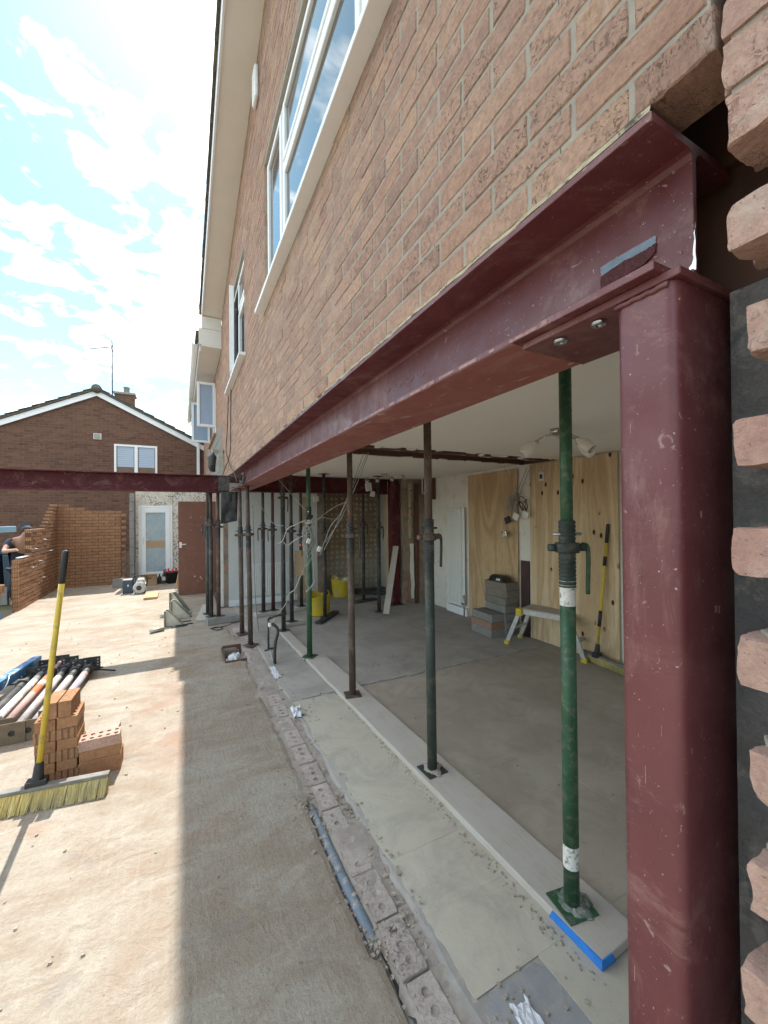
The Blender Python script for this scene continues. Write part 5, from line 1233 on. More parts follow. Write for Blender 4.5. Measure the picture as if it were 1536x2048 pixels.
# ------------------------------------------------------------------ brooms
def broom(label, h0, h1, sock, top, mat_h, tilt=.0, tufts=44, grp='yellow platform brooms', sag=0.):
    h0, h1, sock, top = map(Vector, (h0, h1, sock, top)); d = (h1-h0); L = d.length; d.normalize(); n = Vector((d.y, -d.x, 0))
    if n.y > 0: n = -n
    b = empty('broom', ((h0+h1)/2), label, 'broom', grp); ht = .095
    m = MB()
    a0, a1 = h0+Vector((0, 0, ht)), h1+Vector((0, 0, ht)); m.bar(a0, a1, .045, .020); hd = m.build('head', plain('dusty_grey_broom_head', (.22,.21,.19), (.14,.135,.125), 14, .8), b, bevel=.004)
    m = MB()
    for k in range(tufts):
        for row in (-1, 0, 1):
            c = h0+d*(L*(k+.5)/tufts)+n*(row*.017)+Vector((0, 0, ht-.012)); 
            for q in range(15):
                r = Vector((jit(.005), jit(.005), 0)); e = c+r*2.3+Vector((jit(.004), jit(.004), 0))+n*(tilt+row*.012)+d*(.012*math.sin(k*1.7)+jit(.003)-sag)+Vector((0, 0, -ht+.014+abs(jit(.006)))); wv = d*.0012+n*.0006
                s_ = c+r; m.cr = random.uniform(.05, 1); m.add([s_-wv, s_+wv, e+wv*.8, e-wv*.8], [(0, 1, 2, 3)]); wv = n*.0011-d*.0005; m.add([s_-wv, s_+wv, e+wv*.8, e-wv*.8], [(0, 1, 2, 3)])
    m.build('bristles', MT['bristle'], b)
    m = MB(); ax = (top-sock).normalized(); m.tube([sock, sock+ax*.02, sock+ax*.11], [.03, .028, .021], 14); m.box(tuple(sock-Vector((.05, .03, .03))), tuple(sock+Vector((.05, .03, .02)))); m.build('socket', MT['black'], b, bevel=.006)
    m = MB(); m.tube([sock+ax*.07, top], .0155, 16); hn = m.build('handle', mat_h, b)
    Lh = (top-sock).length; m = MB(); m.tube([sock+ax*(Lh-.19), sock+ax*(Lh+.0), sock+ax*(Lh+.012)], [.0175, .0175, .010], 16); m.build('grip', MT['black'], b)
    return b
k = NM('broom_bristle'); at_ = k.n('ShaderNodeAttribute', attribute_name='rnd')
x = k.rng(k.noise(3.2, 3, .5, 0, k.raw), .38, .62); MT['bristle'] = k.fin(k.mix(x, k.mix(at_.outputs['Fac'], (.72,.56,.15), (.84,.73,.38)), k.mix(at_.outputs['Fac'], (.42,.36,.18), (.58,.52,.30))), .8)
broom('yellow handled broom standing in front of the brick stacks', (-1.02, 2.985, 0), (-.392, 2.905, 0), (-.745, 2.965, .115), PY(131, 1104, 3.06), MT['broomyellow'], .045, 44)
b2 = broom('yellow and black handled broom leaning on the plywood at right', (4.0, 3.02, 0), (3.92, 2.40, 0), (3.955, 2.80, .12), (4.05, 2.72, 1.50), MT['broomyellow'], .03, 40)
for (a, b) in ((.30, .47), (.95, 1.05)):
    A = Vector((3.955, 2.80, .12)); ax = (Vector((4.05, 2.72, 1.50))-A).normalized(); m = MB(); m.tube([A+ax*a, A+ax*b], .018, 14); m.build('handle_grip', MT['black'], b2)

# ------------------------------------------------------------------ inside the room
def tub(c, r0, r1, h, label, rz):
    t = empty('rubble_tub', c, label, 'tub', 'yellow rubble tubs'); m = MB(); n = 32; vs = []; fs = []; prof = [(0, .003), (r0, .003), (r0+.012, .03), (r1, h-.01), (r1+.012, h), (r1-.004, h-.004), (r0, .035), (0, .02)]
    for (r, z) in prof:
        for k in range(n): a = 2*math.pi*k/n; zz = z+(.03*math.cos(2*(a-rz)) if z > h*.5 else 0); vs.append((c[0]+r*math.cos(a), c[1]+r*math.sin(a), zz))
    for i in range(len(prof)-1):
        for k in range(n): q = (k+1) % n; fs.append((i*n+k, i*n+q, (i+1)*n+q, (i+1)*n+k))
    m.add(vs, fs, True); m.build('tub_body', MT['yellow'], t)
    for s in (0, math.pi):
        a = rz+s; p = [Vector((c[0]+r1*math.cos(a+o), c[1]+r1*math.sin(a+o), h+z)) for o, z in ((-.4, .02), (-.25, .075), (0, .095), (.25, .075), (.4, .02))]; m = MB(); m.tube(smooth_path(p, 4), .011, 8); m.build('handle', MT['yellow'], t)
    return t
tub((2.02, 6.36, 0), .155, .185, .33, 'yellow rubble tub in front, empty, beside a dark prop', 1.9)
t2 = tub((2.86, 7.55, 0), .165, .205, .35, 'yellow rubble tub farther back, filled with white rubbish', .5)
m = MB()
for k in range(9): a = k*.8; p = Vector((2.86+.1*math.cos(a), 7.55+.1*math.sin(a), .27+jit(.03))); m.box((p.x-.05, p.y-.03, p.z), (p.x+.05, p.y+.03, p.z+.09), jit(1.5))
tag(m.build('rubbish', MT['white_plastic'], bevel=.006), 'white rubbish heaped in the farther yellow tub', 'rubbish', kind='stuff')
# white panel radiator on the back wall
rd = empty('radiator', (1.35, 7.68, .15), 'white ribbed panel radiator on the back wall behind the props', 'radiator')
m = MB(); m.box((1.06, 7.665, .16), (1.92, 7.695, .76)); rp = m.build('panel', MT['radiator'], rd, bevel=.006)
x = 1.075
while x < 1.90:
    m = MB(); m.prism([(x, 7.664, .20), (x+.024, 7.664, .20), (x+.018, 7.652, .20), (x+.006, 7.652, .20)], (0, 0, .52)); m.build('rib', MT['radiator'], rd, fix=True); x += .0335
m = MB(); m.tube([(1.95, 7.67, .0), (1.95, 7.67, .20), (1.92, 7.67, .20)], .008, 8); m.build('pipe', MT['white_plastic'], rd)
# tall radiator standing on end
tr = empty('radiator', (4.06, 5.35, 0), 'tall white panel radiator upright against the side wall', 'radiator')
m = MB(); m.box((4.02, 5.20, .15), (4.045, 5.58, 1.72)); m.build('panel', MT['radiator'], tr, bevel=.006)
y = 5.225
while y < 5.56:
    m = MB(); m.box((4.0135, y, .19), (4.0195, y+.02, 1.68)); m.build('rib', MT['radiator'], tr, bevel=.002); y += .036
m = MB(); m.box((4.046, 5.14, .16), (4.062, 5.52, 1.74)); m.build('back_panel', MT['radiator'], tr, bevel=.005)
m = MB(); m.box((4.03, 5.08, .0), (4.095, 5.62, .12)); m.build('skirting_block', MT['upvc'], tr, bevel=.004)
m = MB(); m.tube([(4.02, 5.13, .0), (4.02, 5.13, .34)], .012, 8); m.tube([(4.02, 5.13, .2), (3.97, 5.13, .21)], .016, 8); m.build('valve', MT['brass'], tr)
# stacked blocks with a bag on top
bs = [(3.62, 4.16, 0, 'bottom'), (3.62, 4.16, .1005, 'middle'), (3.63, 4.15, .2010, 'top')]
mats = [MT['cement'], MT['block_orange'], MT['cement']]
for (x, y, z, nm), mt_ in zip(bs, mats):
    m = MB(); m.box((x+jit(.01), y-.12+jit(.01), z+.001), (x+.24, y+.32, z+.099), RAD(-4)); tag(m.build('concrete_block', mt_, bevel=.004), f'{nm} concrete block of the low stack in front of the plywood', 'block', 'stacked blocks')
for k, nm in enumerate(('bottom', 'second', 'third', 'fourth', 'fifth', 'sixth', 'topmost')):
    m = MB(); o = jit(.015); m.box((3.83+o, 4.0+jit(.012), k*.1005+.001), (4.05+o, 4.42+jit(.012), k*.1005+.099), RAD(jit(3))); tag(m.build('concrete_block', MT['block_brown'] if k > 3 else MT['cement'], bevel=.004), f'{nm} concrete block of the taller stack against the plywood', 'block', 'stacked blocks')
bg_ = empty('wipes_pack', (3.92, 4.2, .705), 'black plastic pack with white print lying on the taller block stack', 'pack')
m = MB(); n = 10; vs = []; fs = []
for i in range(n+1):
    for j in range(7):
        u, v = i/n, j/6; h = .085*(1-(2*v-1)**4)*(1-(2*u-1)**6)**.6*(1+.15*mnoise.noise((i*.9, j*.8, 2))); vs.append((3.83+.17*v, 4.05+.32*u, .706+h))
for i in range(n):
    for j in range(6): a = i*7+j; fs.append((a, a+1, a+8, a+7))
m.add(vs, fs, True); m.add([(3.83, 4.05, .7055), (4.0, 4.05, .7055), (4.0, 4.37, .7055), (3.83, 4.37, .7055)], [(3, 2, 1, 0)]); m.build('pack_body', MT['polythene'], bg_)
m = MB(); m.box((3.838, 4.12, .735), (3.8385, 4.19, .75)); m.box((3.836, 4.12, .722), (3.837, 4.15, .733)); m.box((3.836, 4.16, .722), (3.837, 4.20, .733)); m.build('white_print', MT['white_plastic'], bg_)
# aluminium step platform
stp = empty('step_platform', (3.85, 3.35, 0), 'folding aluminium work platform with yellow corners before the plywood', 'step platform')
PA, PB = Vector((3.66, 3.80, 0)), Vector((3.93, 2.92, 0)); d = (PB-PA).normalized(); n = Vector((-d.y, d.x, 0))
if n.x < 0: n = -n
hz = .47; m = MB(); c0, c1 = PA+d*.17, PB-d*.17; vs = [c0, c1, c1+n*.30, c0+n*.30]; m.prism([(v.x, v.y, hz-.012) for v in vs], (0, 0, .012)); m.build('deck', MT['board'], stp, fix=True)
m = MB()
for o in (0, .30): m.bar(c0+n*o+Vector((0, 0, hz-.04)), c1+n*o+Vector((0, 0, hz-.04)), .03, .055)
m.build('side_rail', MT['alu'], stp, bevel=.003)
for o in (0, .30):
    for (c, e) in ((c0, PA), (c1, PB)):
        m = MB(); m.bar(c+n*o+Vector((0, 0, hz-.02)), e+n*(o*1.15-.02)+Vector((0, 0, .02)), .03, .05); lg = m.build('leg', MT['alu'], stp, bevel=.003)
        m = MB(); q = e+n*(o*1.15-.02); m.box((q.x-.03, q.y-.03, .001), (q.x+.03, q.y+.03, .045), math.atan2(d.y, d.x)); m.build('foot', MT['yellow'], lg, bevel=.004)
for (c, e) in ((c0, PA), (c1, PB)):
    p = c.lerp(e, .55); m = MB(); m.bar(p+Vector((0, 0, .21)), p+n*.30+Vector((0, 0, .21)), .04, .03); m.build('rung', MT['alu'], stp, bevel=.003)
    m = MB(); q = c+Vector((0, 0, hz-.05)); m.box((q.x-.045, q.y-.045, hz-.09), (q.x+.03, q.y+.045, hz+.003), math.atan2(d.y, d.x)); m.build('corner_cap', MT['yellow'], stp, bevel=.012)
# ceiling lamp with three frosted shades
L0 = Vector((2.615, 2.16, 2.284)); lp = empty('ceiling_lamp', L0, 'ceiling lamp with three frosted glass shades on curved arms', 'lamp')
m = MB(); m.lathe([(0, 0), (.055, 0), (.055, -.025), (.04, -.04), (0, -.04)], L0, 20); m.tube([L0+Vector((0, 0, -.04)), L0+Vector((0, 0, -.075))], .012, 10); m.build('ceiling_rose', MT['brass'], lp)
for a in (RAD(155), RAD(275), RAD(-25)):
    v = Vector((math.cos(a), math.sin(a), 0)); p = [L0+Vector((0, 0, -.05)), L0+v*.07+Vector((0, 0, -.045)), L0+v*.14+Vector((0, 0, -.075)), L0+v*.165+Vector((0, 0, -.10))]; m = MB(); m.tube(smooth_path(p, 4), .007, 8); ar = m.build('arm', MT['brass'], lp)
    ax = (v*.75+Vector((0, 0, -.66))).normalized(); q = ax.to_track_quat('Z', 'Y').to_matrix(); m = MB(); m.lathe([(0, -.01), (.018, -.01), (.022, .012), (0, .012)], p[-1], 14, q); m.build('lamp_holder', MT['brass'], ar)
    m = MB(); m.lathe([(.02, .01), (.04, .05), (.047, .09), (.043, .13), (.036, .15), (.032, .15), (.04, .12), (.042, .09), (.03, .04)], p[-1], 18, q); m.build('lamp_shade', MT['shade'], ar)
# spotlight bar
S0, S1 = G(733, 957, 2.235), G(808, 950, 2.235); sp_ = empty('spotlight_bar', (S0+S1)/2, 'chrome spotlight bar with four lamps on the rear ceiling', 'lamp')
m = MB(); mid = S0.lerp(S1, .5); pts = [S0.lerp(S1, t)+Vector((0, .05*math.sin(t*6.28), 0)) for t in [i/14 for i in range(15)]]; m.tube(pts, .008, 8); m.tube([mid, mid+Vector((0, 0, .035))], .02, 12); m.lathe([(0, .05), (.05, .05), (.05, .03), (0, .03)], mid, 16); m.build('bar', MT['brass'], sp_)
for t in (0., .33, .66, 1.):
    p = S0.lerp(S1, t)+Vector((0, .05*math.sin(t*6.28), 0)); dv = Vector((jit(.6), -.7, -.6)).normalized(); m = MB(); m.tube([p, p+Vector((0, 0, -.03))], .006, 6); m.lathe([(0, -.03), (.02, -.03), (.034, .03), (.03, .032), (.0, .01)], p+Vector((0, 0, -.04)), 14, dv.to_track_quat('Z', 'Y').to_matrix()); m.build('spotlight', MT['brass'], sp_)
# sensor on the plywood
v = PX(1084, 952, 4.064); m = MB(); m.box((4.045, v.y-.04, v.z-.06), (4.067, v.y+.04, v.z+.06)); sn = tag(m.build('socket_plate', MT['white_plastic'], bevel=.008), 'white socket plate hanging high on the pale plywood', 'socket')
m = MB(); m.box((4.0435, v.y-.022, v.z-.035), (4.0445, v.y+.022, v.z+.02)); m.build('barcode_sticker', MT['darksteel'], sn)
# hanging cables
def cable(name, label, pts, r, mat, cat='cable', grp=None, k=6, ends=None, n=6):
    m = MB(); m.tube(smooth_path(pts, k), r, n); return tag(m.build(name, mat), label, cat, grp)
def tangle(c, sx, sy, sz, n, r, seed, parent, mat, name):
    rnd = random.Random(seed); m = MB()
    for _ in range(n):
        a = rnd.uniform(0, 6.28); pts = []; R1 = rnd.uniform(.5, 1); ph = rnd.uniform(0, 6.28); c2 = Vector((rnd.uniform(-.3, .3)*sx, rnd.uniform(-.3, .3)*sy, rnd.uniform(-.3, .3)*sz))
        for q in range(9): t = a+q*.72; pts.append(Vector(c)+c2+Vector((sx*R1*math.cos(t)*.6, sy*math.cos(t+ph)*.6, sz*R1*math.sin(t))))
        m.tube(smooth_path(pts, 5), r, 5)
    return m.build(name, mat, parent)
# bundle tied round the green prop
wb = empty('cable_bundle', (1.29, 4.4, 1.4), 'tangle of grey cables tied round the fourth green prop', 'cables')
tangle((1.27, 4.37, 1.36), .09, .05, .17, 12, .0042, 3, wb, MT['cable_grey'], 'cable_loop')
tangle((1.27, 4.37, 1.56), .05, .05, .02, 6, .004, 5, wb, MT['cable_white'], 'cable_tie')
def wire(pxs, ys, r=.0036, mat='cable_grey', parent=wb, nm='cable'):
    m = MB(); m.tube(smooth_path([PY(px, py, y) for (px, py), y in zip(pxs, ys)], 6), r, 6); return m.build(nm, MT[mat], parent)
wire([(735, 905), (712, 960), (690, 1010), (668, 1060), (648, 1100)], [3.75, 3.9, 4.0, 4.05, 4.1])
wire([(728, 905), (706, 965), (682, 1025), (660, 1055), (640, 1110)], [3.75, 3.9, 4.0, 4.1, 4.1])
wire([(738, 905), (716, 962), (694, 1012), (676, 1048), (650, 1085)], [3.72, 3.85, 3.98, 4.05, 4.1])
wire([(700, 1000), (668, 1015), (640, 1035), (612, 1062)], [4.2, 4.3, 4.3, 4.36])
wire([(694, 1032), (665, 1038), (640, 1036), (618, 1060)], [4.3, 4.3, 4.3, 4.36])
wire([(556, 958), (580, 985), (602, 1010), (614, 1024)], [5.4, 5.0, 4.6, 4.42])
wire([(612, 1040), (594, 1048), (575, 1058), (566, 1080), (556, 1088)], [4.4, 4.45, 4.5, 4.5, 4.5], .004, 'cable_white')
wire([(610, 1070), (590, 1080), (576, 1090), (566, 1084)], [4.4, 4.45, 4.5, 4.5], .004, 'cable_white')
wire([(618, 1085), (628, 1100), (618, 1125), (604, 1145), (610, 1150), (614, 1170), (624, 1180), (628, 1160), (626, 1120)], [4.3]*9)
wire([(630, 1160), (624, 1172), (612, 1184)], [4.3]*3, .008)
wire([(602, 1150), (590, 1178), (578, 1188), (570, 1210), (552, 1232), (545, 1246)], [4.5, 4.6, 4.7, 4.9, 5.2, 5.3], .004, 'cable_white')
wire([(500, 985), (520, 1010), (545, 1045), (568, 1052)], [5.6, 5.4, 5.2, 5.0], .0035)
for (px, py, s, lb) in ((638, 1098, .018, 'white cable junction box dangling on wires right of the green prop'), (617, 1082, .018, 'white switch box hanging among the tangled cables')):
    c = PY(px, py, 4.18); q = empty('junction_box', c, lb, 'junction box', 'loose electrical boxes'); m = MB(); m.box((-s, -.012, -s*1.6), (s, .012, s*1.6), M=Matrix.Translation(c) @ Matrix.Rotation(.4, 4, 'Y')); m.build('box_body', MT['white_plastic'], q, bevel=.004)
# tan hardboard tag hanging on a prop
hb = empty('hardboard_tag', (1.72, 6.2, .9), 'tan hardboard rectangle hanging from a hook by the back props', 'board')
c = PY(599, 1126, 6.0); m = MB(); m.box((c.x-.075, c.y-.004, c.z-.19), (c.x+.075, c.y+.004, c.z+.19)); m.build('panel', MT['mdf'], hb)
m = MB(); m.tube(smooth_path([(c.x+.03, c.y-.012, c.z+.10), (c.x+.035, c.y-.012, c.z+.2), (c.x+.02, c.y-.01, c.z+.32), (c.x+.03, c.y, c.z+.42)], 5), .005, 6); m.build('hook', MT['darksteel'], hb)
# wires on the side wall
wb2 = empty('cable_bundle', (4.0, 4.1, 1.7), 'knot of dark cables hanging over the gap between the plywood sheets', 'cables')
c = PX(1024, 1006, 4.0); tangle(c, .05, .13, .16, 8, .005, 8, wb2, MT['cable_grey'], 'cable_loop'); tangle(c+Vector((0, -.18, -.03)), .04, .09, .10, 5, .005, 9, wb2, MT['timber_dark'], 'cable_loop')
def wirex(pxs, xs, r=.005, mat='cable_grey', parent=wb2):
    m = MB(); m.tube(smooth_path([PX(px, py, x) for (px, py), x in zip(pxs, xs)], 5), r, 6); return m.build('cable', MT[mat], parent)
wirex([(1008, 930), (1018, 960), (1026, 990)], [3.95, 3.98, 4.0]); wirex([(1054, 935), (1040, 970), (1030, 1000)], [3.98, 4.0, 4.0]); wirex([(1062, 932), (1046, 970), (1036, 1000)], [3.98, 4.0, 4.0])
wirex([(1020, 985), (1012, 1015), (1010, 1050), (1008, 1065)], [4.0, 4.0, 3.98, 3.98])
for (px, py, mt_, lb) in ((1009, 1068, 'brass', 'brass light switch plate dangling lowest under the side wall wires'), (1032, 1033, 'white_plastic', 'white back box hanging under the side wall wires'), (1052, 1030, 'white_plastic', 'white socket box caught at the edge of the pale plywood'), (1015, 1040, 'black', 'black connector among the side wall wires')):
    c = PX(px, py, 3.99); q = empty('junction_box', c, lb, 'junction box', 'loose electrical boxes'); m = MB(); m.box((-.014, -.045, -.045), (.014, .045, .045), M=Matrix.Translation(c) @ Matrix.Rotation(jit(.7), 4, 'X')); m.build('box_body', MT[mt_], q, bevel=.006)
# small items by the back wall
for (px, py, y, sx, sz, mt_, lb) in ((776, 1037, 8.2, .17, .30, 'white_plastic', 'white meter box on the stripped wall left of the ply board'), (771, 1062, 8.2, .1, .18, 'cable_grey', 'grey switch unit below the white meter box'), (778, 1075, 8.2, .08, .1, 'white_plastic', 'small white box dangling below the switch unit'), (737, 974, 6.3, .10, .14, 'white_plastic', 'white plug socket dangling under the rear spotlights'), (745, 988, 6.3, .07, .09, 'white_plastic', 'smaller white fitting dangling beside the plug socket'), (632, 998, 7.2, .09, .10, 'white_plastic', 'white box high on the tan boards by the back wall')):
    c = PY(px, py, y); q = empty('electrical_box', c, lb, 'electrical box', 'small electrical boxes at the back'); m = MB(); m.box((-sx/2, -.03, -sz/2), (sx/2, .03, sz/2), M=Matrix.Translation(c) @ Matrix.Rotation(jit(.3) if y < 8 else 0, 4, 'Y')); m.build('box_body', MT[mt_], q, bevel=.006)
    if y < 7: m = MB(); m.tube([c+Vector((0, 0, .05)), c+Vector((.02, 0, .15)), (c.x-.02, c.y, 2.283)], .004, 5); m.build('cable', MT['black'], q)
for (x0, x1, z0, z1, mt_, lb) in ((2.05, 2.18, 1.25, 2.0, 'mdf', 'tall tan board fixed at the end of the back wall'), (2.0, 2.28, .0, .62, 'mdf', 'low tan board standing behind the front yellow tub')):
    m = MB(); m.box((x0, 7.672, z0+.001), (x1, 7.698, z1)); tag(m.build('timber_board', MT[mt_]), lb, 'board')
A, B = G(772, 1228, .03), Vector((3.47, 6.37, 1.06)); m = MB(); m.bar(A, B, .10, .022); tag(m.build('leaning_plank', MT['board']), 'grey plank leaning on the inner red column', 'plank')
m = MB(); m.bar((2.9, 7.9, .03), (3.9, 7.2, .05), .09, .04); m.bar((3.2, 7.7, .05), (3.85, 7.5, .09), .05, .05); tag(m.build('scrap_timber', MT['darksteel']), 'dark scrap timbers heaped at the foot of the stripped wall', 'timber')
# old frame fixed on the nib
c = PX(862, 975, 4.09); fr = empty('wall_bracket', c, 'dark bracket frame with white pipes high beside the torn nib', 'bracket')
m = MB(); m.box((4.02, c.y-.14, c.z-.22), (4.098, c.y+.14, c.z+.24)); m.build('back_board', MT['timber_dark'], fr)
m = MB(); m.tube([(3.97, c.y-.1, c.z+.2), (3.97, c.y+.1, c.z+.2), (3.97, c.y+.1, c.z-.1), (3.97, c.y-.1, c.z-.14)], .018, 8); m.tube([(3.97, c.y-.02, c.z+.2), (3.97, c.y-.02, c.z-.12)], .012, 8); m.build('white_pipe', MT['white_plastic'], fr)

# ------------------------------------------------------------------ along the broken wall line
m = MB(); pts = [(.652, 2.21, -.034), (.650, 1.95, -.026), (.648, 1.7, -.022), (.652, 1.55, -.022), (.658, 1.43, -.03), (.66, 1.36, -.06)]; m.tube(smooth_path(pts, 5), .0235, 14); tag(m.build('blue_pipe', MT['bluepipe']), 'dusty blue plastic pipe lying in the trench beside the footing bricks', 'pipe')
m = MB(); vs = []; n = 14
for i in range(n):
    y = 1.36-.045*i
    for k in range(4): vs.append((.655+.022*k+.01*mnoise.noise((i*.7, k, 0))+.012*i/ n, y, -.028+.028*mnoise.noise((i*.9, k*1.3, 4))+(.02 if i < 3 and k in (0, 3) else 0)))
m.add(vs, [(i*4+k, i*4+k+1, i*4+k+5, i*4+k+4) for i in range(n-1) for k in range(3)], True); tag(m.build('torn_membrane', MT['polythene']), 'torn black damp-proof membrane curling out of the trench', 'membrane')
# drain pit
dp = empty('drain_pit', (.53, 5.05, -.1), 'small square drain pit broken open in the slab', 'pit'); m = MB()
for lo, hi in (((.428, 4.772, -.14), (.444, 5.33, .012)), ((.444, 5.312, -.14), (.66, 5.33, .03)), ((.444, 4.772, -.14), (.66, 4.79, .018)), ((.44, 4.79, -.15), (.66, 5.312, -.13))): m.box(lo, hi)
m.build('pit_lining', MT['timber_dark'], dp, bevel=.003)
m = MB(); n = 18; vs = []
for i in range(n):
    for k in range(n):
        u, v = i/(n-1)-.5, k/(n-1)-.5; q = Vector((u*4, v*4, 0)); h = .09*(1-min(1, (u*u+v*v)*4))+.05*mnoise.noise(q*1.3+Vector((3, 1, 2)))+.03*mnoise.noise(q*3.1); vs.append((.545+u*.17+.02*mnoise.noise(q*2), 4.97+v*.26+.02*mnoise.noise(q*2.2+Vector((5, 0, 0))), -.06+h))
m.add(vs, [(i*n+k, i*n+k+1, (i+1)*n+k+1, (i+1)*n+k) for i in range(n-1) for k in range(n-1)], True); tag(m.build('plastic_bag', MT['polywhite']), 'crumpled white plastic bag stuffed into the drain pit', 'bag')
def scrap(c, s, seed, label, mat, name='paper_scrap', cat='scrap', lift=.03):
    m = MB(); n = 8; vs = []
    for i in range(n):
        for k in range(n): u, v = i/(n-1)-.5, k/(n-1)-.5; q = Vector((u*3+seed, v*3, seed)); vs.append((c[0]+u*s[0]+.15*s[0]*mnoise.noise(q*1.7), c[1]+v*s[1]+.15*s[1]*mnoise.noise(q*1.9), c[2]+.004+lift*abs(mnoise.noise(q*1.5))))
    m.add(vs, [(i*n+k, i*n+k+1, (i+1)*n+k+1, (i+1)*n+k) for i in range(n-1) for k in range(n-1)]); return tag(m.build(name, mat), label, cat)
scrap((.845, 3.28, -.005), (.09, .16), 3, 'crumpled white paper scrap beside the footing bricks, mid way', MT['polywhite'], lift=.07)
scrap((.985, .945, .004), (.07, .11), 6, 'torn white sheet scrap at the bottom edge near the red column', MT['polywhite'], lift=.02)
scrap((.86, 4.25, -.005), (.06, .34), 9, 'thin white strip of scrap beside the upright black pipe', MT['polywhite'], lift=.03)
# black conduits standing up out of the floor
c0 = G(549, 1328); cb_ = empty('floor_conduit', c0, 'bent black conduits with a white tie rising from the floor', 'conduit')
m = MB(); m.tube(smooth_path([c0, c0+Vector((.02, .05, .2)), PY(556, 1262, c0.y+.1), PY(548, 1250, c0.y+.15), PY(538, 1247, c0.y+.2)], 5), .017, 10); m.build('bent_hose', MT['black'], cb_)
a = G(537, 1300); m = MB(); m.tube([a, (a.x, a.y, .38), (a.x+.03, a.y, .40)], .012, 8); m.tube(smooth_path([(a.x, a.y, .37), PY(552, 1232, a.y), PY(572, 1228, a.y+.05)], 4), .012, 8); m.tube([(a.x-.05, a.y-.02, .005), (a.x+.07, a.y+.02, .01)], .012, 8); m.build('upright_pipe', MT['darksteel'], cb_)
m = MB(); p = PY(540, 1249, c0.y+.18); m.lathe([(.02, -.025), (.024, 0), (.02, .025)], p, 12); m.build('white_tie', MT['white_plastic'], cb_)
cable('cable', 'black cable looping on the slab in front of the concrete block', [G(420, 1258, .008), G(432, 1254, .012), G(446, 1256, .008), G(436, 1260, .01), G(424, 1257, .01), G(450, 1252, .01), G(465, 1247, .03)], .006, MT['black'])
cable('cable', 'thin cable running down beside the rusty props to the floor', [PY(505, 1010, 5.32), PY(508, 1120, 5.35), PY(511, 1200, 5.3), G(518, 1262, .005), G(530, 1285, .005), G(540, 1300, .005), G(548, 1330, .005)], .007, MT['cable_grey'])
# cables down the brick wall, coil on the beam
wc = empty('wall_cable', (XW-.01, 6.5, 2.5), 'black cables hanging down the brick wall to a coil on the beam end', 'cables')
m = MB(); m.tube(smooth_path([PX(457, 760, XW-.012), PX(455, 850, XW-.012), PX(452, 900, XW-.015), PX(458, 925, XW-.02), PX(470, 950, .62), PX(474, 965, .60)], 6), .006, 6); m.tube(smooth_path([PX(462, 760, XW-.012), PX(461, 850, XW-.012), PX(460, 905, XW-.014), PX(449, 940, .64), PX(440, 965, .62), PX(448, 977, .60), PX(468, 975, .58)], 6), .006, 6); m.build('cable', MT['black'], wc)
c = PX(487, 957, .655); m = MB()
for k in range(7): R1 = .085+jit(.015); m.tube([c+Vector((-.012+jit(.012), R1*math.cos(t)*1.9+jit(.012), R1*.62*math.sin(t)+jit(.006))) for t in [2*math.pi*q/18 for q in range(19)]], .006, 6)
m.build('coil', MT['black'], wc)
# black sheet hung at the corner, bagged floodlight above
hs = MB(); n = 12; vs = []
A0, A1, B0, B1 = PY(441, 984, 6.48), PY(476, 983, 6.48), PY(441, 1048, 6.48), PY(474, 1042, 6.48)
for i in range(n):
    for k in range(n): u, v = i/(n-1), k/(n-1); p = A0.lerp(A1, u).lerp(B0.lerp(B1, u), v); vs.append((p.x, p.y+.03*mnoise.noise((u*3, v*2, 1))+.003*math.sin(u*9), p.z+.008*mnoise.noise((u*5, 3, 0))))
hs.add(vs, [(i*n+k, i*n+k+1, (i+1)*n+k+1, (i+1)*n+k) for i in range(n-1) for k in range(n-1)], True); o = tag(hs.build('black_sheet', MT['polythene']), 'black polythene sheet hanging below the beam joint at the house corner', 'sheet'); o.modifiers.new('s', 'SOLIDIFY').thickness = .003
fl = empty('floodlight', PY(428, 925, 7.6), 'outdoor lamp wrapped in a black plastic bag above the cross beam', 'lamp')
c = PY(424, 925, 7.6); m = MB(); m.lathe([(.0, -.17), (.05, -.15), (.075, -.06), (.06, .02), (.085, .09), (.05, .15), (0, .17)], c, 14)
for i in range(len(m.v)): v = Vector(m.v[i]); q = v*9; m.v[i] = tuple(v+Vector((mnoise.noise(q), mnoise.noise(q+Vector((5, 0, 0))), mnoise.noise(q+Vector((0, 5, 0)))))*.03)
m.build('plastic_wrap', MT['polythene'], fl)
m = MB(); m.bar(c+Vector((.0, 0, .2)), Vector((XW, c.y+.05, c.z+.21)), .05, .06); m.bar(Vector((XW-.05, c.y, c.z-.2)), Vector((XW-.05, c.y, c.z+.24)), .06, .02); m.build('mount', MT['zinc'], fl)

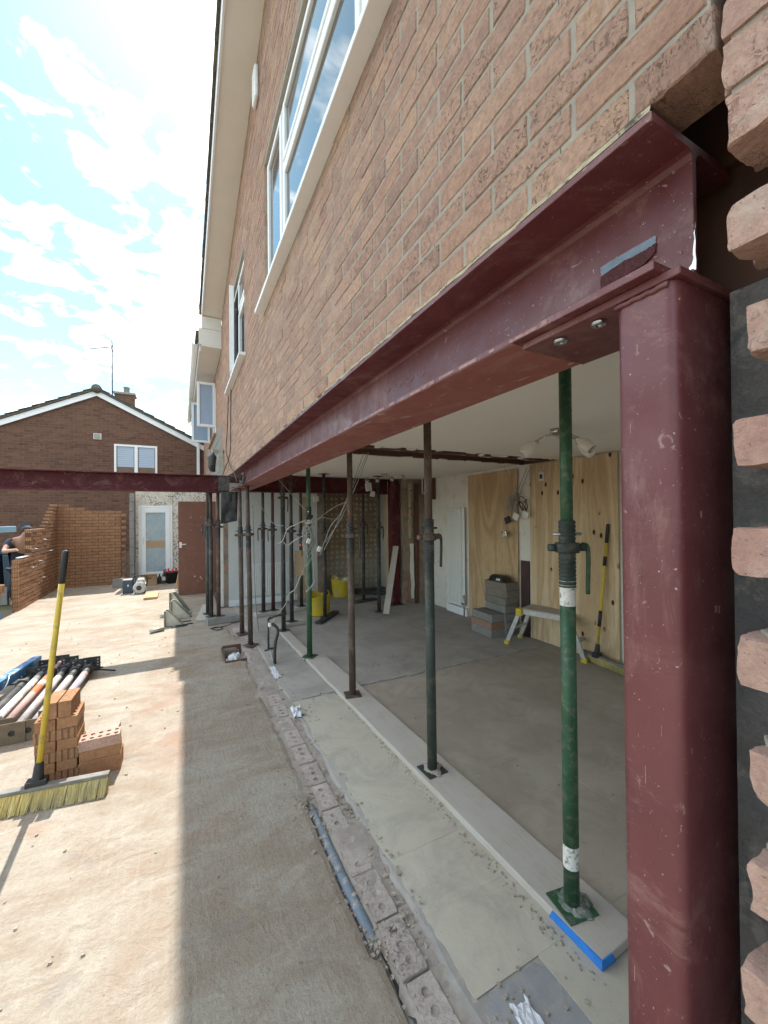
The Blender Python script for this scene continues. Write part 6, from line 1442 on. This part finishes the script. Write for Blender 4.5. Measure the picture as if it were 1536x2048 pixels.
# ------------------------------------------------------------------ left edge: trestle, bucket, bins, bricklayer
tl = empty('trestle', (-3.0, 8.5, 0), 'blue steel trestle carrying a plank at the left edge behind the wall', 'trestle')
m = MB(); m.box((-4.2, 8.55, .34), (-2.68, 8.78, .385)); m.box((-4.2, 8.80, .34), (-2.70, 9.03, .385)); m.build('plank', MT['rawwood'], tl, bevel=.004)
for x in (-2.85, -3.6):
    m = MB(); m.bar((x, 8.5, .31), (x, 9.08, .31), .04, .05); 
    for (y, dx) in ((8.55, -.15), (8.55, .15), (9.02, -.15), (9.02, .15)): m.bar((x, y, .29), (x+dx, y, -.21), .035, .035)
    m.bar((x-.1, 8.55, .02), (x+.1, 8.55, .02), .03, .03); m.build('leg_frame', MT['blue'], tl)
q = Vector((-2.93, 8.75, .386)); rb_ = empty('bucket', q, 'red plastic bucket standing on the trestle plank at the left edge', 'bucket'); m = MB(); m.lathe([(0, .002), (.10, .002), (.145, .27), (.155, .27), (.155, .285), (.138, .285), (.096, .02), (0, .02)], q, 20); m.build('pail', MT['redplastic'], rb_)
for i, (x, y, z) in enumerate(((-2.79, 8.85, .386), (-2.78, 8.86, .4515), (-3.05, 8.9, .386))): loose_brick(x-.1, y, z, .215, .102, .065, ('lower orange brick on the trestle plank beside the bucket', 'upper orange brick on the trestle plank beside the bucket', 'orange brick behind the red bucket on the plank')[i], 'bricks on the trestle', MT['brick_new'])
for i, x in enumerate((-4.05, -3.45)):
    bn = empty('wheeled_bin', (x, 12.6, -.22), ('dark wheeled bin at the far left edge behind the trestle', 'dark wheeled bin right of the other one, behind the bricklayer')[i], 'bin', 'wheeled bins'); m = MB(); m.prism([(x-.24, 12.4, -.2), (x+.24, 12.4, -.2), (x+.28, 12.35, .78), (x-.28, 12.35, .78)], (0, .6, 0)); m.build('bin_body', MT['navy'], bn, fix=True, bevel=.02)
    m = MB(); m.lathe([(0, -.30), (.20, -.30), (.22, 0), (.2, .30), (0, .30)], (0, 0, 0), 16, Matrix.Rotation(RAD(90), 3, 'Y')); m.v = [(v[0]+x, v[1]*1.3+12.65, max(0, v[2])*.5+.79) for v in m.v]; m.build('lid', MT['navy'], bn)
m = MB(); m.box((-4.6, 11.2, -.2), (-3.3, 11.32, .16)); tag(m.build('low_wall', MT['cement']), 'low grey block wall behind the trestle at the left edge', 'wall')
# bricklayer bending over outside the return wall
PO = Vector((.05, .62, .05))
pr = empty('person', (-3.1, 10.5, -.22), 'person in a dark t-shirt and trousers bending over behind the garden wall', 'person')
J = {'pel': (-3.12, 10.62, .55, .15), 'wst': (-3.10, 10.50, .78, .135), 'chs': (-3.04, 10.32, 1.02, .16), 'nek': (-2.96, 10.20, 1.17, .062), 'hed': (-2.90, 10.13, 1.27, .095), 'crn': (-2.88, 10.11, 1.37, .075),
     'shl': (-3.20, 10.22, 1.10, .065), 'ell': (-3.22, 9.98, .92, .048), 'wrl': (-3.02, 9.72, .95, .034), 'hal': (-2.92, 9.64, .96, .035), 'shr': (-2.86, 10.34, 1.10, .065), 'elr': (-2.78, 10.12, .92, .048), 'wrr': (-2.72, 9.92, .97, .034), 'har': (-2.70, 9.86, .98, .035),
     'hpl': (-3.22, 10.62, .48, .095), 'knl': (-3.24, 10.44, .14, .07), 'anl': (-3.24, 10.66, -.14, .045), 'fol': (-3.24, 10.46, -.18, .04), 'hpr': (-3.02, 10.62, .48, .095), 'knr': (-2.98, 10.44, .14, .07), 'anr': (-2.98, 10.66, -.14, .045), 'for': (-2.98, 10.46, -.18, .04)}
E_ = [('pel', 'wst'), ('wst', 'chs'), ('chs', 'nek'), ('nek', 'hed'), ('hed', 'crn'), ('chs', 'shl'), ('shl', 'ell'), ('ell', 'wrl'), ('wrl', 'hal'), ('chs', 'shr'), ('shr', 'elr'), ('elr', 'wrr'), ('wrr', 'har'), ('pel', 'hpl'), ('hpl', 'knl'), ('knl', 'anl'), ('anl', 'fol'), ('pel', 'hpr'), ('hpr', 'knr'), ('knr', 'anr'), ('anr', 'for')]
def skinned(name, joints, edges, mat, parent, grow=0.):
    ks = list(joints); me = bpy.data.meshes.new(name); off = ORIG[parent.name]
    me.from_pydata([Vector(joints[k][:3])-off for k in ks], [(ks.index(a), ks.index(b)) for a, b in edges], []); o = bpy.data.objects.new(name, me); link(o, parent); me.materials.append(mat)
    md = o.modifiers.new('skin', 'SKIN'); o.modifiers.new('sub', 'SUBSURF').render_levels = 2
    for i, k in enumerate(ks): r = joints[k][3]+grow; me.skin_vertices[0].data[i].radius = (r, r); me.skin_vertices[0].data[i].use_root = (i == 0)
    return o
J = {k: (v[0]+PO.x, v[1]+PO.y, v[2]+(PO.z if v[2] > .6 else 0), v[3]) for k, v in J.items()}
skinned('body', J, E_, MT['skin'], pr)
sh = {k: J[k] for k in ('wst', 'chs', 'shl', 'shr', 'pel')}; sh['sl'] = (-3.212+PO.x, 10.09+PO.y, 1.0, .056); sh['sr'] = (-2.82+PO.x, 10.23+PO.y, 1.01, .056)
skinned('t_shirt', sh, [('pel', 'wst'), ('wst', 'chs'), ('chs', 'shl'), ('chs', 'shr'), ('shl', 'sl'), ('shr', 'sr')], MT['tshirt'], pr, .03)
skinned('trousers', {k: J[k] for k in ('pel', 'hpl', 'knl', 'anl', 'hpr', 'knr', 'anr')}, [('pel', 'hpl'), ('hpl', 'knl'), ('knl', 'anl'), ('pel', 'hpr'), ('hpr', 'knr'), ('knr', 'anr')], MT['jeans'], pr, .014)
m = MB(); m.lathe([(.0, .115), (.05, .105), (.09, .07), (.108, .02), (.106, -.02), (.095, -.05)], (-2.905+PO.x, 10.15+PO.y, 1.315+PO.z), 16, Matrix.Rotation(RAD(-25), 3, 'X')); m.build('hair', MT['hair'], pr)
m = MB(); m.tube([(-2.87+PO.x, 10.02+PO.y, 1.29+PO.z), (-2.86+PO.x, 9.995+PO.y, 1.27+PO.z)], [.012, .016], 8); m.build('nose', MT['skin'], pr)
for (hx, hy, hz) in ((-2.92, 9.64, .96), (-2.70, 9.86, .98)):
    m = MB()
    for k in range(5): a = -.5+.25*k; p = Vector((hx, hy, hz))+PO; q = p+Vector((.03*math.sin(a)+.02, -.06*math.cos(a), -.02)); m.tube([p, p.lerp(q, .6)+Vector((0, 0, .01)), q], [.010, .009, .007], 6)
    m.build('finger', MT['skin'], pr)
